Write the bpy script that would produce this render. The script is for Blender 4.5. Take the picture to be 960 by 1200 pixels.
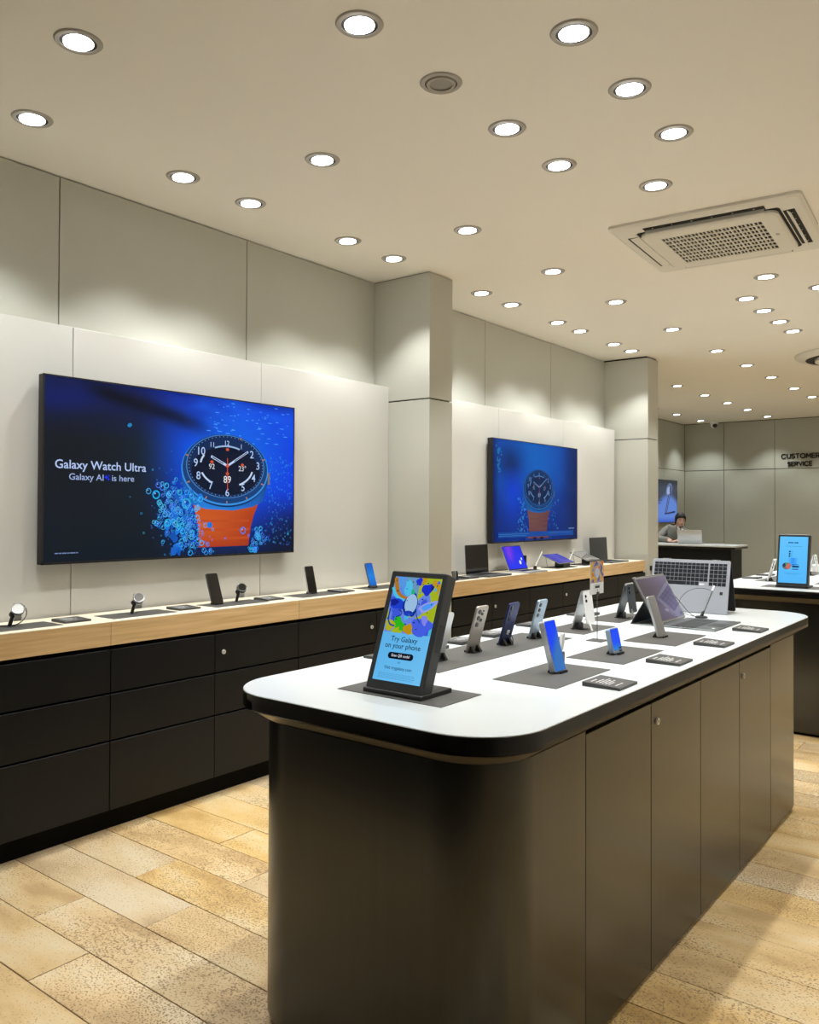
import bpy, math, random
from mathutils import Matrix, Vector, noise

for o in list(bpy.data.objects):
    bpy.data.objects.remove(o)
SC = bpy.context.scene
COL = SC.collection
PI = math.pi

# ---------------------------------------------------------------- camera
F_PX, YAW, PITCH, ROLL, CY = 970.0, 0.6606, 0.01445, 0.0040, 584.5
cam_d = bpy.data.cameras.new('camera')
cam = bpy.data.objects.new('camera', cam_d)
COL.objects.link(cam)
fw = Vector((-math.sin(YAW) * math.cos(PITCH), math.cos(YAW) * math.cos(PITCH), math.sin(PITCH)))
r0 = fw.cross(Vector((0, 0, 1))).normalized()
u0 = r0.cross(fw)
rt = math.cos(ROLL) * r0 + math.sin(ROLL) * u0
up = -math.sin(ROLL) * r0 + math.cos(ROLL) * u0
cam.matrix_world = Matrix(((rt.x, up.x, -fw.x, 0), (rt.y, up.y, -fw.y, 0), (rt.z, up.z, -fw.z, 1.5), (0, 0, 0, 1)))
cam_d.sensor_fit = 'VERTICAL'
cam_d.sensor_height = 36.0
cam_d.lens = F_PX * 36.0 / 1200.0
cam_d.shift_y = (CY - 600.0) / 1200.0
cam_d.clip_start = 0.02
SC.camera = cam

# ---------------------------------------------------------------- world, exposure
w = bpy.data.worlds.new('world')
SC.world = w
w.use_nodes = True
w.node_tree.nodes['Background'].inputs[0].default_value = (0.9, 0.95, 1.0, 1)
w.node_tree.nodes['Background'].inputs[1].default_value = 0.03
SC.view_settings.view_transform = 'Standard'
SC.view_settings.look = 'None'
SC.view_settings.gamma = 1.0
SC.view_settings.exposure = 0.12
SC.view_settings.use_curve_mapping = False
LAMP_W = 43.0
LAMP_COL = (0.965, 0.99, 0.965)
SPOT_ANGLE = math.radians(96)
SPOT_BLEND = 0.6

# ---------------------------------------------------------------- helpers
def s2l(c):
    return tuple(((x / 255.0) / 12.92 if x / 255.0 <= 0.04045 else (((x / 255.0) + 0.055) / 1.055) ** 2.4) for x in c[:3])

def new_mat(name):
    m = bpy.data.materials.new(name)
    m.use_nodes = True
    return m, m.node_tree.nodes, m.node_tree.links, m.node_tree.nodes['Principled BSDF']

def mat(name, col, rough=0.5, metal=0.0, spec=0.5, noise_amt=0.0, noise_scale=8.0, bump=0.0, coat=0.0, stretch=None):
    m, n, l, b = new_mat(name)
    b.inputs['Roughness'].default_value = rough
    b.inputs['Metallic'].default_value = metal
    b.inputs['Specular IOR Level'].default_value = spec
    b.inputs['Coat Weight'].default_value = coat
    b.inputs['Coat Roughness'].default_value = 0.05
    tc = n.new('ShaderNodeTexCoord')
    mp = n.new('ShaderNodeMapping')
    if stretch:
        mp.inputs['Scale'].default_value = stretch
    l.new(tc.outputs['Object'], mp.inputs['Vector'])
    nz = n.new('ShaderNodeTexNoise')
    nz.inputs['Scale'].default_value = noise_scale
    nz.inputs['Detail'].default_value = 6
    l.new(mp.outputs[0], nz.inputs['Vector'])
    mx = n.new('ShaderNodeMix')
    mx.data_type = 'RGBA'
    a = max(noise_amt, 0.0)
    mx.inputs['A'].default_value = tuple(min(1, c * (1 - a)) for c in col) + (1,)
    mx.inputs['B'].default_value = tuple(min(1, c * (1 + a)) for c in col) + (1,)
    l.new(nz.outputs['Fac'], mx.inputs['Factor'])
    l.new(mx.outputs['Result'], b.inputs['Base Color'])
    if bump > 0:
        bp = n.new('ShaderNodeBump')
        bp.inputs['Strength'].default_value = bump
        bp.inputs['Distance'].default_value = 0.002
        l.new(nz.outputs['Fac'], bp.inputs['Height'])
        l.new(bp.outputs[0], b.inputs['Normal'])
    return m

def emit_mat(name, col, strength):
    m, n, l, b = new_mat(name)
    b.inputs['Base Color'].default_value = (0.8, 0.8, 0.8, 1)
    b.inputs['Emission Color'].default_value = tuple(col) + (1,)
    b.inputs['Emission Strength'].default_value = strength
    return m

def pic_mat(name, emission, rough=0.25):
    m, n, l, b = new_mat(name)
    at = n.new('ShaderNodeAttribute')
    at.attribute_name = 'Col'
    b.inputs['Roughness'].default_value = rough
    if emission > 0:
        b.inputs['Base Color'].default_value = (0.004, 0.004, 0.005, 1)
        b.inputs['Specular IOR Level'].default_value = 0.12
        l.new(at.outputs['Color'], b.inputs['Emission Color'])
        b.inputs['Emission Strength'].default_value = emission
    else:
        l.new(at.outputs['Color'], b.inputs['Base Color'])
    return m

M = {}
M['ceiling'] = mat('ceiling_paint', (0.87, 0.85, 0.785), 0.9, noise_amt=0.02, noise_scale=1.2)
M['panel'] = mat('light_wall_panel', (0.655, 0.645, 0.615), 0.65, noise_amt=0.015, noise_scale=2)
M['upper'] = mat('greige_wall_panel', (0.53, 0.53, 0.47), 0.6, noise_amt=0.02, noise_scale=2)
M['back'] = mat('greige_back_panel', (0.42, 0.435, 0.375), 0.6, noise_amt=0.02, noise_scale=2)
M['gap'] = mat('dark_joint', (0.012, 0.010, 0.008), 0.9)
M['dark_wall'] = mat('dark_wall_paint', (0.05, 0.05, 0.05), 0.8, noise_amt=0.05)
M['black'] = mat('black_laminate', (0.0045, 0.0055, 0.0075), 0.45, spec=0.28, noise_amt=0.12, noise_scale=30, stretch=(1, 1, 0.1))
M['plinth'] = mat('black_plinth', (0.003, 0.003, 0.003), 0.7, spec=0.1)
M['island'] = mat('dark_bronze_brushed_laminate', (0.068, 0.072, 0.073), 0.27, 0.9, noise_amt=0.12, noise_scale=40, stretch=(1, 1, 0.04))
M['band'] = mat('gloss_black_edge', (0.006, 0.006, 0.006), 0.12)
M['lip'] = mat('champagne_metal', (0.21, 0.18, 0.13), 0.38, 0.7)
M['white'] = mat('white_solid_surface', (0.575, 0.60, 0.605), 0.30, noise_amt=0.01, noise_scale=3)
M['mat'] = mat('dark_grey_mat', (0.062, 0.060, 0.055), 0.55, noise_amt=0.08, noise_scale=60)
M['card'] = mat('charcoal_tag_plastic', (0.050, 0.049, 0.048), 0.5, noise_amt=0.05)
M['bezel'] = mat('black_plastic', (0.010, 0.010, 0.011), 0.35)
M['greyplastic'] = mat('charcoal_plastic', (0.035, 0.038, 0.040), 0.45)
M['silver'] = mat('silver_metal', (0.62, 0.63, 0.65), 0.32, 0.75)
M['titan'] = mat('titanium_grey', (0.42, 0.38, 0.34), 0.35, 0.6)
M['navy'] = mat('navy_metal', (0.025, 0.035, 0.13), 0.3, 0.5)
M['skyblue'] = mat('pale_blue_metal', (0.36, 0.46, 0.58), 0.32, 0.5)
M['graphite'] = mat('graphite_metal', (0.12, 0.13, 0.135), 0.38, 0.6)
M['chrome'] = mat('chrome', (0.8, 0.8, 0.8), 0.12, 1.0)
M['steel'] = mat('bright_steel', (0.75, 0.74, 0.72), 0.35, 0.35)
M['glass'] = mat('black_glass', (0.006, 0.006, 0.007), 0.06, coat=0.3)
M['dimglass'] = mat('grey_display_glass', (0.19, 0.185, 0.185), 0.10, coat=0.4)
M['lens'] = mat('dark_lens', (0.004, 0.004, 0.006), 0.08)
M['whiteplastic'] = mat('white_plastic', (0.75, 0.75, 0.75), 0.35)
M['laptop_grey'] = mat('laptop_silver_blue', (0.42, 0.44, 0.50), 0.38, 0.45)
M['keys'] = mat('dark_keys', (0.012, 0.013, 0.018), 0.6, spec=0.2)
M['strapwhite'] = mat('watch_strap_silver', (0.62, 0.61, 0.60), 0.3, 0.3)
M['acwhite'] = mat('off_white_plastic', (0.72, 0.71, 0.65), 0.5)
M['acdark'] = mat('vent_dark', (0.015, 0.014, 0.013), 0.8)
M['trim'] = mat('downlight_trim', (0.40, 0.38, 0.34), 0.5)
M['lamp'] = emit_mat('lamp_diffuser', (1.0, 0.985, 0.95), 9.0)
M['dimlamp'] = mat('unlit_diffuser', (0.30, 0.285, 0.26), 0.6)
M['letter'] = mat('dark_letter', (0.02, 0.017, 0.016), 0.5)
M['skin'] = mat('skin', (0.60, 0.37, 0.28), 0.55)
M['hair'] = mat('dark_hair', (0.010, 0.008, 0.007), 0.65, noise_amt=0.4, noise_scale=60)
M['knit'] = mat('grey_knit', (0.24, 0.24, 0.225), 0.9, noise_amt=0.12, noise_scale=90, bump=0.3)
M['shirt'] = mat('white_shirt', (0.75, 0.75, 0.72), 0.8)
M['trouser'] = mat('dark_cloth', (0.02, 0.02, 0.025), 0.9)
M['lip_red'] = mat('lips', (0.35, 0.09, 0.08), 0.5)
M['paper'] = mat('paper', (0.55, 0.56, 0.60), 0.8, noise_amt=0.2, noise_scale=40)
M['screen'] = pic_mat('screen_picture', 0.92)
M['sheen_screen'] = pic_mat('painted_sheen_screen', 1.0, 0.06)
M['sheen_screen'].node_tree.nodes['Principled BSDF'].inputs['Specular IOR Level'].default_value = 0.6
M['print'] = pic_mat('printed_picture', 0.0, 0.5)

# light oak: grain runs along the shelf
def wood():
    m, n, l, b = new_mat('light_oak')
    tc = n.new('ShaderNodeTexCoord'); mp = n.new('ShaderNodeMapping')
    mp.inputs['Scale'].default_value = (30, 1.3, 30)
    l.new(tc.outputs['Object'], mp.inputs['Vector'])
    nz = n.new('ShaderNodeTexNoise'); nz.inputs['Scale'].default_value = 2.2; nz.inputs['Detail'].default_value = 8; nz.inputs['Distortion'].default_value = 0.6
    l.new(mp.outputs[0], nz.inputs['Vector'])
    cr = n.new('ShaderNodeValToRGB')
    cr.color_ramp.elements[0].position = 0.3; cr.color_ramp.elements[0].color = (0.60, 0.39, 0.185, 1)
    cr.color_ramp.elements[1].position = 0.72; cr.color_ramp.elements[1].color = (0.78, 0.56, 0.30, 1)
    l.new(nz.outputs['Fac'], cr.inputs[0])
    oi = n.new('ShaderNodeObjectInfo'); hs = n.new('ShaderNodeHueSaturation')
    mr = n.new('ShaderNodeMapRange'); mr.inputs['To Min'].default_value = 0.9; mr.inputs['To Max'].default_value = 1.06
    l.new(oi.outputs['Random'], mr.inputs['Value']); l.new(mr.outputs[0], hs.inputs['Value'])
    l.new(cr.outputs[0], hs.inputs['Color']); l.new(hs.outputs[0], b.inputs['Base Color'])
    b.inputs['Roughness'].default_value = 0.5
    return m
M['oak'] = wood()
M['lit_oak_top'] = mat('lit_oak_cream', (0.74, 0.66, 0.52), 0.5, noise_amt=0.03, noise_scale=5)  # oak under strong downlight, its brightness put into a cream colour

# stone-look floor plank: warm beige, cloudy, with clusters of tiny dark pits
def tile_material():
    m, n, l, b = new_mat('beige_stone_plank')
    tc = n.new('ShaderNodeTexCoord'); oi = n.new('ShaderNodeObjectInfo')
    geo = n.new('ShaderNodeNewGeometry')
    rnd = n.new('ShaderNodeMath'); rnd.operation = 'MULTIPLY'; rnd.inputs[1].default_value = 37.0
    l.new(oi.outputs['Random'], rnd.inputs[0])
    add = n.new('ShaderNodeVectorMath'); add.operation = 'ADD'
    l.new(geo.outputs['Position'], add.inputs[0]); l.new(rnd.outputs[0], add.inputs[1])
    def noise_n(scale, detail=4, stretch=None):
        v = add.outputs[0]
        if stretch:
            mp = n.new('ShaderNodeMapping'); mp.inputs['Scale'].default_value = stretch
            l.new(v, mp.inputs['Vector']); v = mp.outputs[0]
        t = n.new('ShaderNodeTexNoise'); t.inputs['Scale'].default_value = scale; t.inputs['Detail'].default_value = detail
        l.new(v, t.inputs['Vector'])
        return t
    cloud = noise_n(2.8, 8, (1, 2.4, 1))
    cr = n.new('ShaderNodeValToRGB')
    e = cr.color_ramp.elements
    e[0].position = 0.34; e[0].color = (0.47, 0.315, 0.15, 1)
    e[1].position = 0.68; e[1].color = (0.645, 0.515, 0.325, 1)
    x = e.new(0.48); x.color = (0.60, 0.425, 0.215, 1)
    l.new(cloud.outputs['Fac'], cr.inputs[0])
    hs = n.new('ShaderNodeHueSaturation')
    mr = n.new('ShaderNodeMapRange'); mr.inputs['To Min'].default_value = 0.86; mr.inputs['To Max'].default_value = 1.10
    l.new(oi.outputs['Random'], mr.inputs['Value']); l.new(mr.outputs[0], hs.inputs['Value'])
    m3 = n.new('ShaderNodeMath'); m3.operation = 'MULTIPLY'; m3.inputs[1].default_value = 7.31
    fr = n.new('ShaderNodeMath'); fr.operation = 'FRACT'
    l.new(oi.outputs['Random'], m3.inputs[0]); l.new(m3.outputs[0], fr.inputs[0])
    ms = n.new('ShaderNodeMapRange'); ms.inputs['To Min'].default_value = 0.86; ms.inputs['To Max'].default_value = 1.16
    l.new(fr.outputs[0], ms.inputs['Value']); l.new(ms.outputs[0], hs.inputs['Saturation'])
    l.new(cr.outputs[0], hs.inputs['Color'])
    # pits
    pit = noise_n(165, 2, (0.8, 1, 1))
    area = noise_n(2.0, 2)
    ra = n.new('ShaderNodeMapRange'); ra.inputs['From Min'].default_value = 0.36; ra.inputs['From Max'].default_value = 0.62; ra.inputs['To Min'].default_value = 0.38; ra.inputs['To Max'].default_value = 0.50
    l.new(area.outputs['Fac'], ra.inputs['Value'])
    lt = n.new('ShaderNodeMath'); lt.operation = 'SUBTRACT'
    l.new(ra.outputs[0], lt.inputs[0]); l.new(pit.outputs['Fac'], lt.inputs[1])
    sc = n.new('ShaderNodeMath'); sc.operation = 'MULTIPLY'; sc.inputs[1].default_value = 9.0; sc.use_clamp = True
    l.new(lt.outputs[0], sc.inputs[0])
    mx = n.new('ShaderNodeMix'); mx.data_type = 'RGBA'
    l.new(sc.outputs[0], mx.inputs['Factor']); l.new(hs.outputs[0], mx.inputs['A'])
    mx.inputs['B'].default_value = (0.24, 0.15, 0.07, 1)
    l.new(mx.outputs['Result'], b.inputs['Base Color'])
    fine = noise_n(30, 4)
    bp = n.new('ShaderNodeBump'); bp.inputs['Strength'].default_value = 0.25; bp.inputs['Distance'].default_value = 0.002
    l.new(fine.outputs['Fac'], bp.inputs['Height']); l.new(bp.outputs[0], b.inputs['Normal'])
    b.inputs['Roughness'].default_value = 0.42
    b.inputs['Specular IOR Level'].default_value = 0.4
    return m
M['tile'] = tile_material()
M['grout'] = mat('brown_grout', (0.16, 0.11, 0.065), 0.9)

def mesh_obj(name, verts, faces, material, parent=None, smooth=False, loc=None):
    me = bpy.data.meshes.new(name)
    me.from_pydata([tuple(v) for v in verts], [], [tuple(f) for f in faces])
    me.update()
    if material is not None:
        me.materials.append(M[material] if isinstance(material, str) else material)
    if smooth:
        me.polygons.foreach_set('use_smooth', [True] * len(me.polygons))
        try:
            me.set_sharp_from_angle(angle=math.radians(35))
        except Exception:
            pass
    o = bpy.data.objects.new(name, me)
    COL.objects.link(o)
    if parent is not None:
        o.parent = parent
    if loc is not None:
        o.location = loc
    return o

def tag(o, label, cat, group=None):
    o['label'] = label
    o['category'] = cat
    if group:
        o['group'] = group
    return o

def thing(name, label, cat, loc=(0, 0, 0), rotz=0.0, group=None):
    o = bpy.data.objects.new(name, None)
    o.empty_display_size = 0.05
    COL.objects.link(o)
    o.location = loc
    o.rotation_euler = (0, 0, rotz)
    return tag(o, label, cat, group)

def copy_tree(o, parent=None):
    c = o.copy()
    COL.objects.link(c)
    c.parent = parent
    for ch in list(o.children):
        copy_tree(ch, c)
    return c

class MB:
    """collects geometry for ONE mesh object"""
    def __init__(s):
        s.v = []; s.f = []
    def add(s, verts, faces, mx=None):
        n = len(s.v)
        for p in verts:
            s.v.append(mx @ Vector(p) if mx is not None else Vector(p))
        s.f += [tuple(i + n for i in f) for f in faces]
        return s
    def box(s, x0, x1, y0, y1, z0, z1, mx=None):
        v = [(x0, y0, z0), (x1, y0, z0), (x1, y1, z0), (x0, y1, z0), (x0, y0, z1), (x1, y0, z1), (x1, y1, z1), (x0, y1, z1)]
        f = [(0, 3, 2, 1), (4, 5, 6, 7), (0, 1, 5, 4), (1, 2, 6, 5), (2, 3, 7, 6), (3, 0, 4, 7)]
        return s.add(v, f, mx)
    def bbox(s, x0, x1, y0, y1, z0, z1, b=0.002, mx=None):
        """box with chamfered edges: rounded outline in xy, chamfer in z"""
        cx, cy = (x0 + x1) / 2, (y0 + y1) / 2
        T = Matrix.Translation((cx, cy, 0))
        if mx is not None:
            T = mx @ T
        rings = []
        for z, ins in ((z0, b), (z0 + b, 0), (z1 - b, 0), (z1, b)):
            rings.append([(x, y, z) for x, y in rrect(x1 - x0 - 2 * ins, y1 - y0 - 2 * ins, b, 1)])
        return s.loft(rings, T)
    def loft(s, rings, mx=None, cap=True, closed=True):
        v = []; f = []
        n = len(rings[0])
        for r in rings:
            v += list(r)
        for k in range(len(rings) - 1):
            for i in range(n if closed else n - 1):
                j = (i + 1) % n
                f.append((k * n + i, k * n + j, (k + 1) * n + j, (k + 1) * n + i))
        if cap:
            f.append(tuple(reversed(range(n))))
            f.append(tuple((len(rings) - 1) * n + i for i in range(n)))
        return s.add(v, f, mx)
    def slab(s, w, h, t, r, b=0.001, mx=None, n=5):
        """rounded plate: outline w(x) by h(z) based at z=0, thickness t along +y from y=0"""
        rings = []
        for y, ins in ((0, b), (b, 0), (t - b, 0), (t, b)):
            rings.append([(x, y, z + h / 2) for x, z in rrect(w - 2 * ins, h - 2 * ins, max(r - ins, 1e-4), n)])
        return s.loft([list(reversed(q)) for q in rings], mx)
    def cyl(s, p0, p1, r0, r1=None, n=16, mx=None, cap=True):
        p0, p1 = Vector(p0), Vector(p1)
        r1 = r0 if r1 is None else r1
        d = (p1 - p0).normalized()
        a = d.orthogonal().normalized(); c = d.cross(a)
        R = [[p + (a * math.cos(2 * PI * i / n) + c * math.sin(2 * PI * i / n)) * r for i in range(n)] for p, r in ((p0, r0), (p1, r1))]
        return s.loft(R, mx, cap)
    def tube(s, pts, r, n=8, mx=None):
        pts = [Vector(p) for p in pts]
        rings = []
        a = None
        for i, p in enumerate(pts):
            d = (pts[min(i + 1, len(pts) - 1)] - pts[max(i - 1, 0)]).normalized()
            if a is None:
                a = d.orthogonal().normalized()
            a = (a - d * a.dot(d)).normalized()
            c = d.cross(a)
            rr = r[i] if isinstance(r, (list, tuple)) else r
            rings.append([p + (a * math.cos(2 * PI * k / n) + c * math.sin(2 * PI * k / n)) * rr for k in range(n)])
        return s.loft(rings, mx)
    def lathe(s, prof, n=32, mx=None, cap=True):
        rings = [[(r * math.cos(2 * PI * i / n), r * math.sin(2 * PI * i / n), z) for i in range(n)] for r, z in prof]
        return s.loft(rings, mx, cap)
    def ellipsoid(s, c, rad, n=12, m=16, mx=None):
        rings = []
        for k in range(1, n):
            t = PI * k / n
            rings.append([(c[0] + rad[0] * math.sin(t) * math.cos(2 * PI * i / m), c[1] + rad[1] * math.sin(t) * math.sin(2 * PI * i / m), c[2] - rad[2] * math.cos(t)) for i in range(m)])
        return s.loft(rings, mx)
    def build(s, name, material, parent=None, smooth=False, loc=None):
        return mesh_obj(name, s.v, s.f, material, parent, smooth, loc)

def rrect(w, h, r, n=8):
    r = min(r, w / 2, h / 2)
    pts = []
    for cx, cy, a0 in ((w / 2 - r, h / 2 - r, 0), (-w / 2 + r, h / 2 - r, PI / 2), (-w / 2 + r, -h / 2 + r, PI), (w / 2 - r, -h / 2 + r, 1.5 * PI)):
        for i in range(n + 1):
            a = a0 + (PI / 2) * i / n
            pts.append((cx + r * math.cos(a), cy + r * math.sin(a)))
    return pts

def bez(p0, p1, p2, p3, n=14):
    out = []
    for i in range(n + 1):
        t = i / n
        a = Vector(p0) * (1 - t) ** 3 + Vector(p1) * 3 * t * (1 - t) ** 2 + Vector(p2) * 3 * t * t * (1 - t) + Vector(p3) * t ** 3
        out.append(a)
    return out

_text_cache = {}
def text_geo(s, bold=0.0):
    key = (s, bold)
    if key not in _text_cache:
        cu = bpy.data.curves.new('tmp_text', 'FONT')
        cu.body = s; cu.size = 1.0; cu.offset = bold; cu.resolution_u = 3; cu.space_character = 1.12 if s.isupper() else 1.0
        o = bpy.data.objects.new('tmp_text', cu)
        COL.objects.link(o)
        dg = bpy.context.evaluated_depsgraph_get()
        me = bpy.data.meshes.new_from_object(o.evaluated_get(dg))
        v = [tuple(p.co[:2]) for p in me.vertices]
        f = [tuple(p.vertices) for p in me.polygons]
        bpy.data.objects.remove(o); bpy.data.curves.remove(cu); bpy.data.meshes.remove(me)
        x0 = min(p[0] for p in v); x1 = max(p[0] for p in v)
        v = [(p[0] - x0, p[1]) for p in v]
        _text_cache[key] = (v, f, x1 - x0)
    return _text_cache[key]

class Pic:
    """a flat picture: stacked coloured polygons on a plane; mapf(u, v, depth) -> point"""
    STEP = 0.00012
    def __init__(s, mapf):
        s.map = mapf; s.v = []; s.f = []; s.c = []; s.d = 0.0002
    def _add(s, pts, faces, cols):
        n = len(s.v)
        s.v += [s.map(u, v, s.d) for u, v in pts]
        for f in faces:
            s.f.append(tuple(i + n for i in f))
        s.c += [s2l(c) for c in cols]
    def layer(s):
        s.d += s.STEP
    def grid(s, u0, u1, v0, v1, nx, ny, fn):
        pts = []; cols = []
        for j in range(ny + 1):
            for i in range(nx + 1):
                u = u0 + (u1 - u0) * i / nx; v = v0 + (v1 - v0) * j / ny
                pts.append((u, v)); cols.append(fn(u, v))
        fs = [(j * (nx + 1) + i, j * (nx + 1) + i + 1, (j + 1) * (nx + 1) + i + 1, (j + 1) * (nx + 1) + i) for j in range(ny) for i in range(nx)]
        s._add(pts, fs, cols); s.layer()
    def poly(s, pts, col, lay=True):
        cols = col if isinstance(col[0], (tuple, list)) else [col] * len(pts)
        s._add(pts, [tuple(range(len(pts)))], cols)
        if lay: s.layer()
    def ell(s, cu, cv, ru, rv, col, n=32, lay=True, rot=0.0):
        c, q = math.cos(rot), math.sin(rot)
        pts = [(cu + ru * math.cos(2 * PI * i / n) * c - rv * math.sin(2 * PI * i / n) * q, cv + ru * math.cos(2 * PI * i / n) * q + rv * math.sin(2 * PI * i / n) * c) for i in range(n)]
        s.poly(pts, col, lay)
    def ring(s, cu, cv, ru, rv, tu, tv, col, n=40, a0=0.0, a1=2 * PI, lay=True):
        m = n
        pts = []
        for i in range(m + 1):
            a = a0 + (a1 - a0) * i / m
            pts.append((cu + ru * math.cos(a), cv + rv * math.sin(a)))
            pts.append((cu + (ru - tu) * math.cos(a), cv + (rv - tv) * math.sin(a)))
        s._add(pts, [(2 * i, 2 * i + 2, 2 * i + 3, 2 * i + 1) for i in range(m)], [col] * len(pts))
        if lay: s.layer()
    def rect(s, u0, u1, v0, v1, col, lay=True):
        s.poly([(u0, v0), (u1, v0), (u1, v1), (u0, v1)], col, lay)
    def line(s, a, b, w, col, lay=True):
        dx, dy = b[0] - a[0], b[1] - a[1]
        L = math.hypot(dx, dy) or 1
        nx, ny = -dy / L * w / 2, dx / L * w / 2
        s.poly([(a[0] - nx, a[1] - ny), (b[0] - nx, b[1] - ny), (b[0] + nx, b[1] + ny), (a[0] + nx, a[1] + ny)], col, lay)
    def text(s, t, u, v, height=None, width=None, col=(255, 255, 255), bold=0.0, centre=False, rot=0.0):
        tv, tf, tw = text_geo(t, bold)
        k = width / tw if width else height / 0.7
        ky = height / 0.7 if height else k
        W = tw * k
        c, q = math.cos(rot), math.sin(rot)
        off = -W / 2 if centre else 0
        pts = [(u + (p[0] * k + off) * c - p[1] * ky * q, v + (p[0] * k + off) * q + p[1] * ky * c) for p in tv]
        s._add(pts, tf, [col] * len(pts)); s.layer()
    def build(s, name, material, parent):
        me = bpy.data.meshes.new(name)
        me.from_pydata([tuple(p) for p in s.v], [], s.f)
        me.update()
        a = me.color_attributes.new('Col', 'FLOAT_COLOR', 'POINT')
        for i, c in enumerate(s.c):
            a.data[i].color = (c[0], c[1], c[2], 1)
        me.materials.append(M[material])
        o = bpy.data.objects.new(name, me)
        COL.objects.link(o)
        o.parent = parent
        return o

def lerp(a, b, t):
    t = max(0.0, min(1.0, t))
    return tuple(a[i] + (b[i] - a[i]) * t for i in range(3))
def sstep(a, b, x):
    t = max(0.0, min(1.0, (x - a) / (b - a)))
    return t * t * (3 - 2 * t)

def struct(o):
    o['kind'] = 'structure'
    return o

# ---------------------------------------------------------------- room dimensions
ZC = 3.197
XP, XU, XCOL = -3.84, -3.98, -3.47          # light panels, upper wall, pillar faces
XR, XREAR = 1.7, -5.645
YF, YB = -2.6, 15.98
PIL1, PIL2 = (4.69, 4.97), (8.69, 8.98)

# ---- floor
floor = struct(MB().box(XREAR - 0.1, XR + 0.1, YF - 0.1, YB + 0.1, -0.10, -0.004).build('floor', 'grout'))
PITCH_T, LEN_T, GAP = 0.2153, 1.30, 0.0035
tile_mesh = MB().bbox(GAP / 2, LEN_T - GAP / 2, GAP / 2, PITCH_T - GAP / 2, -0.006, 0.0, 0.0012)
tme = None
rest = MB()
for k in range(-20, 68):
    y = 1.57 + k * PITCH_T
    if y + PITCH_T > YB or y < 0.25:
        continue
    xo = -2.97 if k % 2 == 0 else -2.584
    for j in range(-3, 4):
        x = xo + j * LEN_T
        x0, x1 = max(x, XREAR), min(x + LEN_T, XR)
        if x1 - x0 < 0.03:
            continue
        near = 0.6 < y < 9.3 and x + LEN_T > -3.52 and x < 0.35 and x + LEN_T < XR
        if near:
            if tme is None:
                t = tile_mesh.build('tile', 'tile', floor); tme = t.data
            else:
                t = bpy.data.objects.new('tile', tme); COL.objects.link(t); t.parent = floor
            t.location = (x, y, 0.0007 * math.sin(k * 7.3 + j * 3.1))
        else:
            rest.box(x0 + GAP / 2, x1 - GAP / 2, y + GAP / 2, y + PITCH_T - GAP / 2, -0.006, 0.0)
fr = rest.build('tile_field', 'tile', floor)
fr['kind'] = 'stuff'
struct(MB().box(XREAR, XR, YF, 0.26, -0.004, 0.0).build('floor_entrance', 'dark_wall'))

# ---- ceiling
ceiling = struct(MB().box(XREAR - 0.1, XR + 0.1, YF - 0.1, YB + 0.1, ZC, ZC + 0.1).build('ceiling', 'ceiling'))

# ---- left wall with its panels
def wall_panel(parent, x0, x1, y0, y1, z0, z1, m, g=0.003):
    return MB().bbox(x0, x1, y0 + g, y1 - g, z0, z1, 0.0012).build('panel', m, parent)

wall_left = struct(MB().box(-4.12, XU - 0.02, YF, PIL2[1], 0, ZC).build('wall_left', 'gap'))
ys1 = [-2.6, -1.508, -0.268, 0.972, 2.212, 3.451, 4.69]
ys2 = [4.97, 6.21, 7.43, 8.69]
for ys in (ys1, ys2):
    for a, b in zip(ys[:-1], ys[1:]):
        wall_panel(wall_left, XU - 0.02, XU, a, b, 2.0, ZC - 0.006, 'upper')
        e = b if b not in (8.69,) else 8.655
        wall_panel(wall_left, XU - 0.015, XP, a, e, 0.0, 2.405, 'panel', 0.0022)

def pillar(name, y0, y1, gap):
    p = struct(MB().box(XU - 0.1, XCOL - 0.018, y0 + 0.012, y1 - 0.012, 0, ZC).build(name, 'gap'))
    MB().bbox(XU - 0.1, XCOL, y0, y1, 0.0, 2.291, 0.0015).build('panel', 'upper', p)
    MB().bbox(XU - 0.1, XCOL, y0, y1, 2.301, ZC - gap, 0.0015).build('panel', 'upper', p)
    return p
pillar('wall_pillar_near', PIL1[0], PIL1[1], 0.006)
pil2 = pillar('wall_pillar_far', PIL2[0], PIL2[1], 0.018)

wall_return = struct(MB().box(XREAR, XU - 0.1, PIL2[1] - 0.1, PIL2[1], 0, ZC).build('wall_return', 'upper'))
wall_rear_left = struct(MB().box(XREAR - 0.14, XREAR - 0.02, PIL2[1] - 0.1, YB + 0.1, 0, ZC).build('wall_rear_left', 'gap'))
ysr = [PIL2[1], 10.1, 11.3, 12.5, 13.7, 14.9, YB]
for a, b in zip(ysr[:-1], ysr[1:]):
    wall_panel(wall_rear_left, XREAR - 0.02, XREAR, a, b, 0, 2.288, 'back')
    wall_panel(wall_rear_left, XREAR - 0.02, XREAR, a, b, 2.298, ZC - 0.01, 'back')
wall_back = struct(MB().box(XREAR - 0.1, XR + 0.1, YB + 0.02, YB + 0.14, 0, ZC).build('wall_back', 'gap'))
xs = [XREAR, -4.897, -3.993, -3.089, -2.185, -1.281, -0.377, 0.527, XR]
for a, b in zip(xs[:-1], xs[1:]):
    for z0, z1 in ((0, 2.283), (2.295, ZC - 0.012)):
        MB().bbox(a + 0.004, b - 0.004, YB, YB + 0.02, z0, z1, 0.0012).build('panel', 'back', wall_back)
wall_right = struct(MB().box(XR, XR + 0.12, YF, YB, 0, ZC).build('wall_right', 'panel'))
wall_front = struct(MB().box(XREAR - 0.1, XR + 0.1, YF - 0.12, YF, 0, ZC).build('wall_front', 'dark_wall'))

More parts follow.
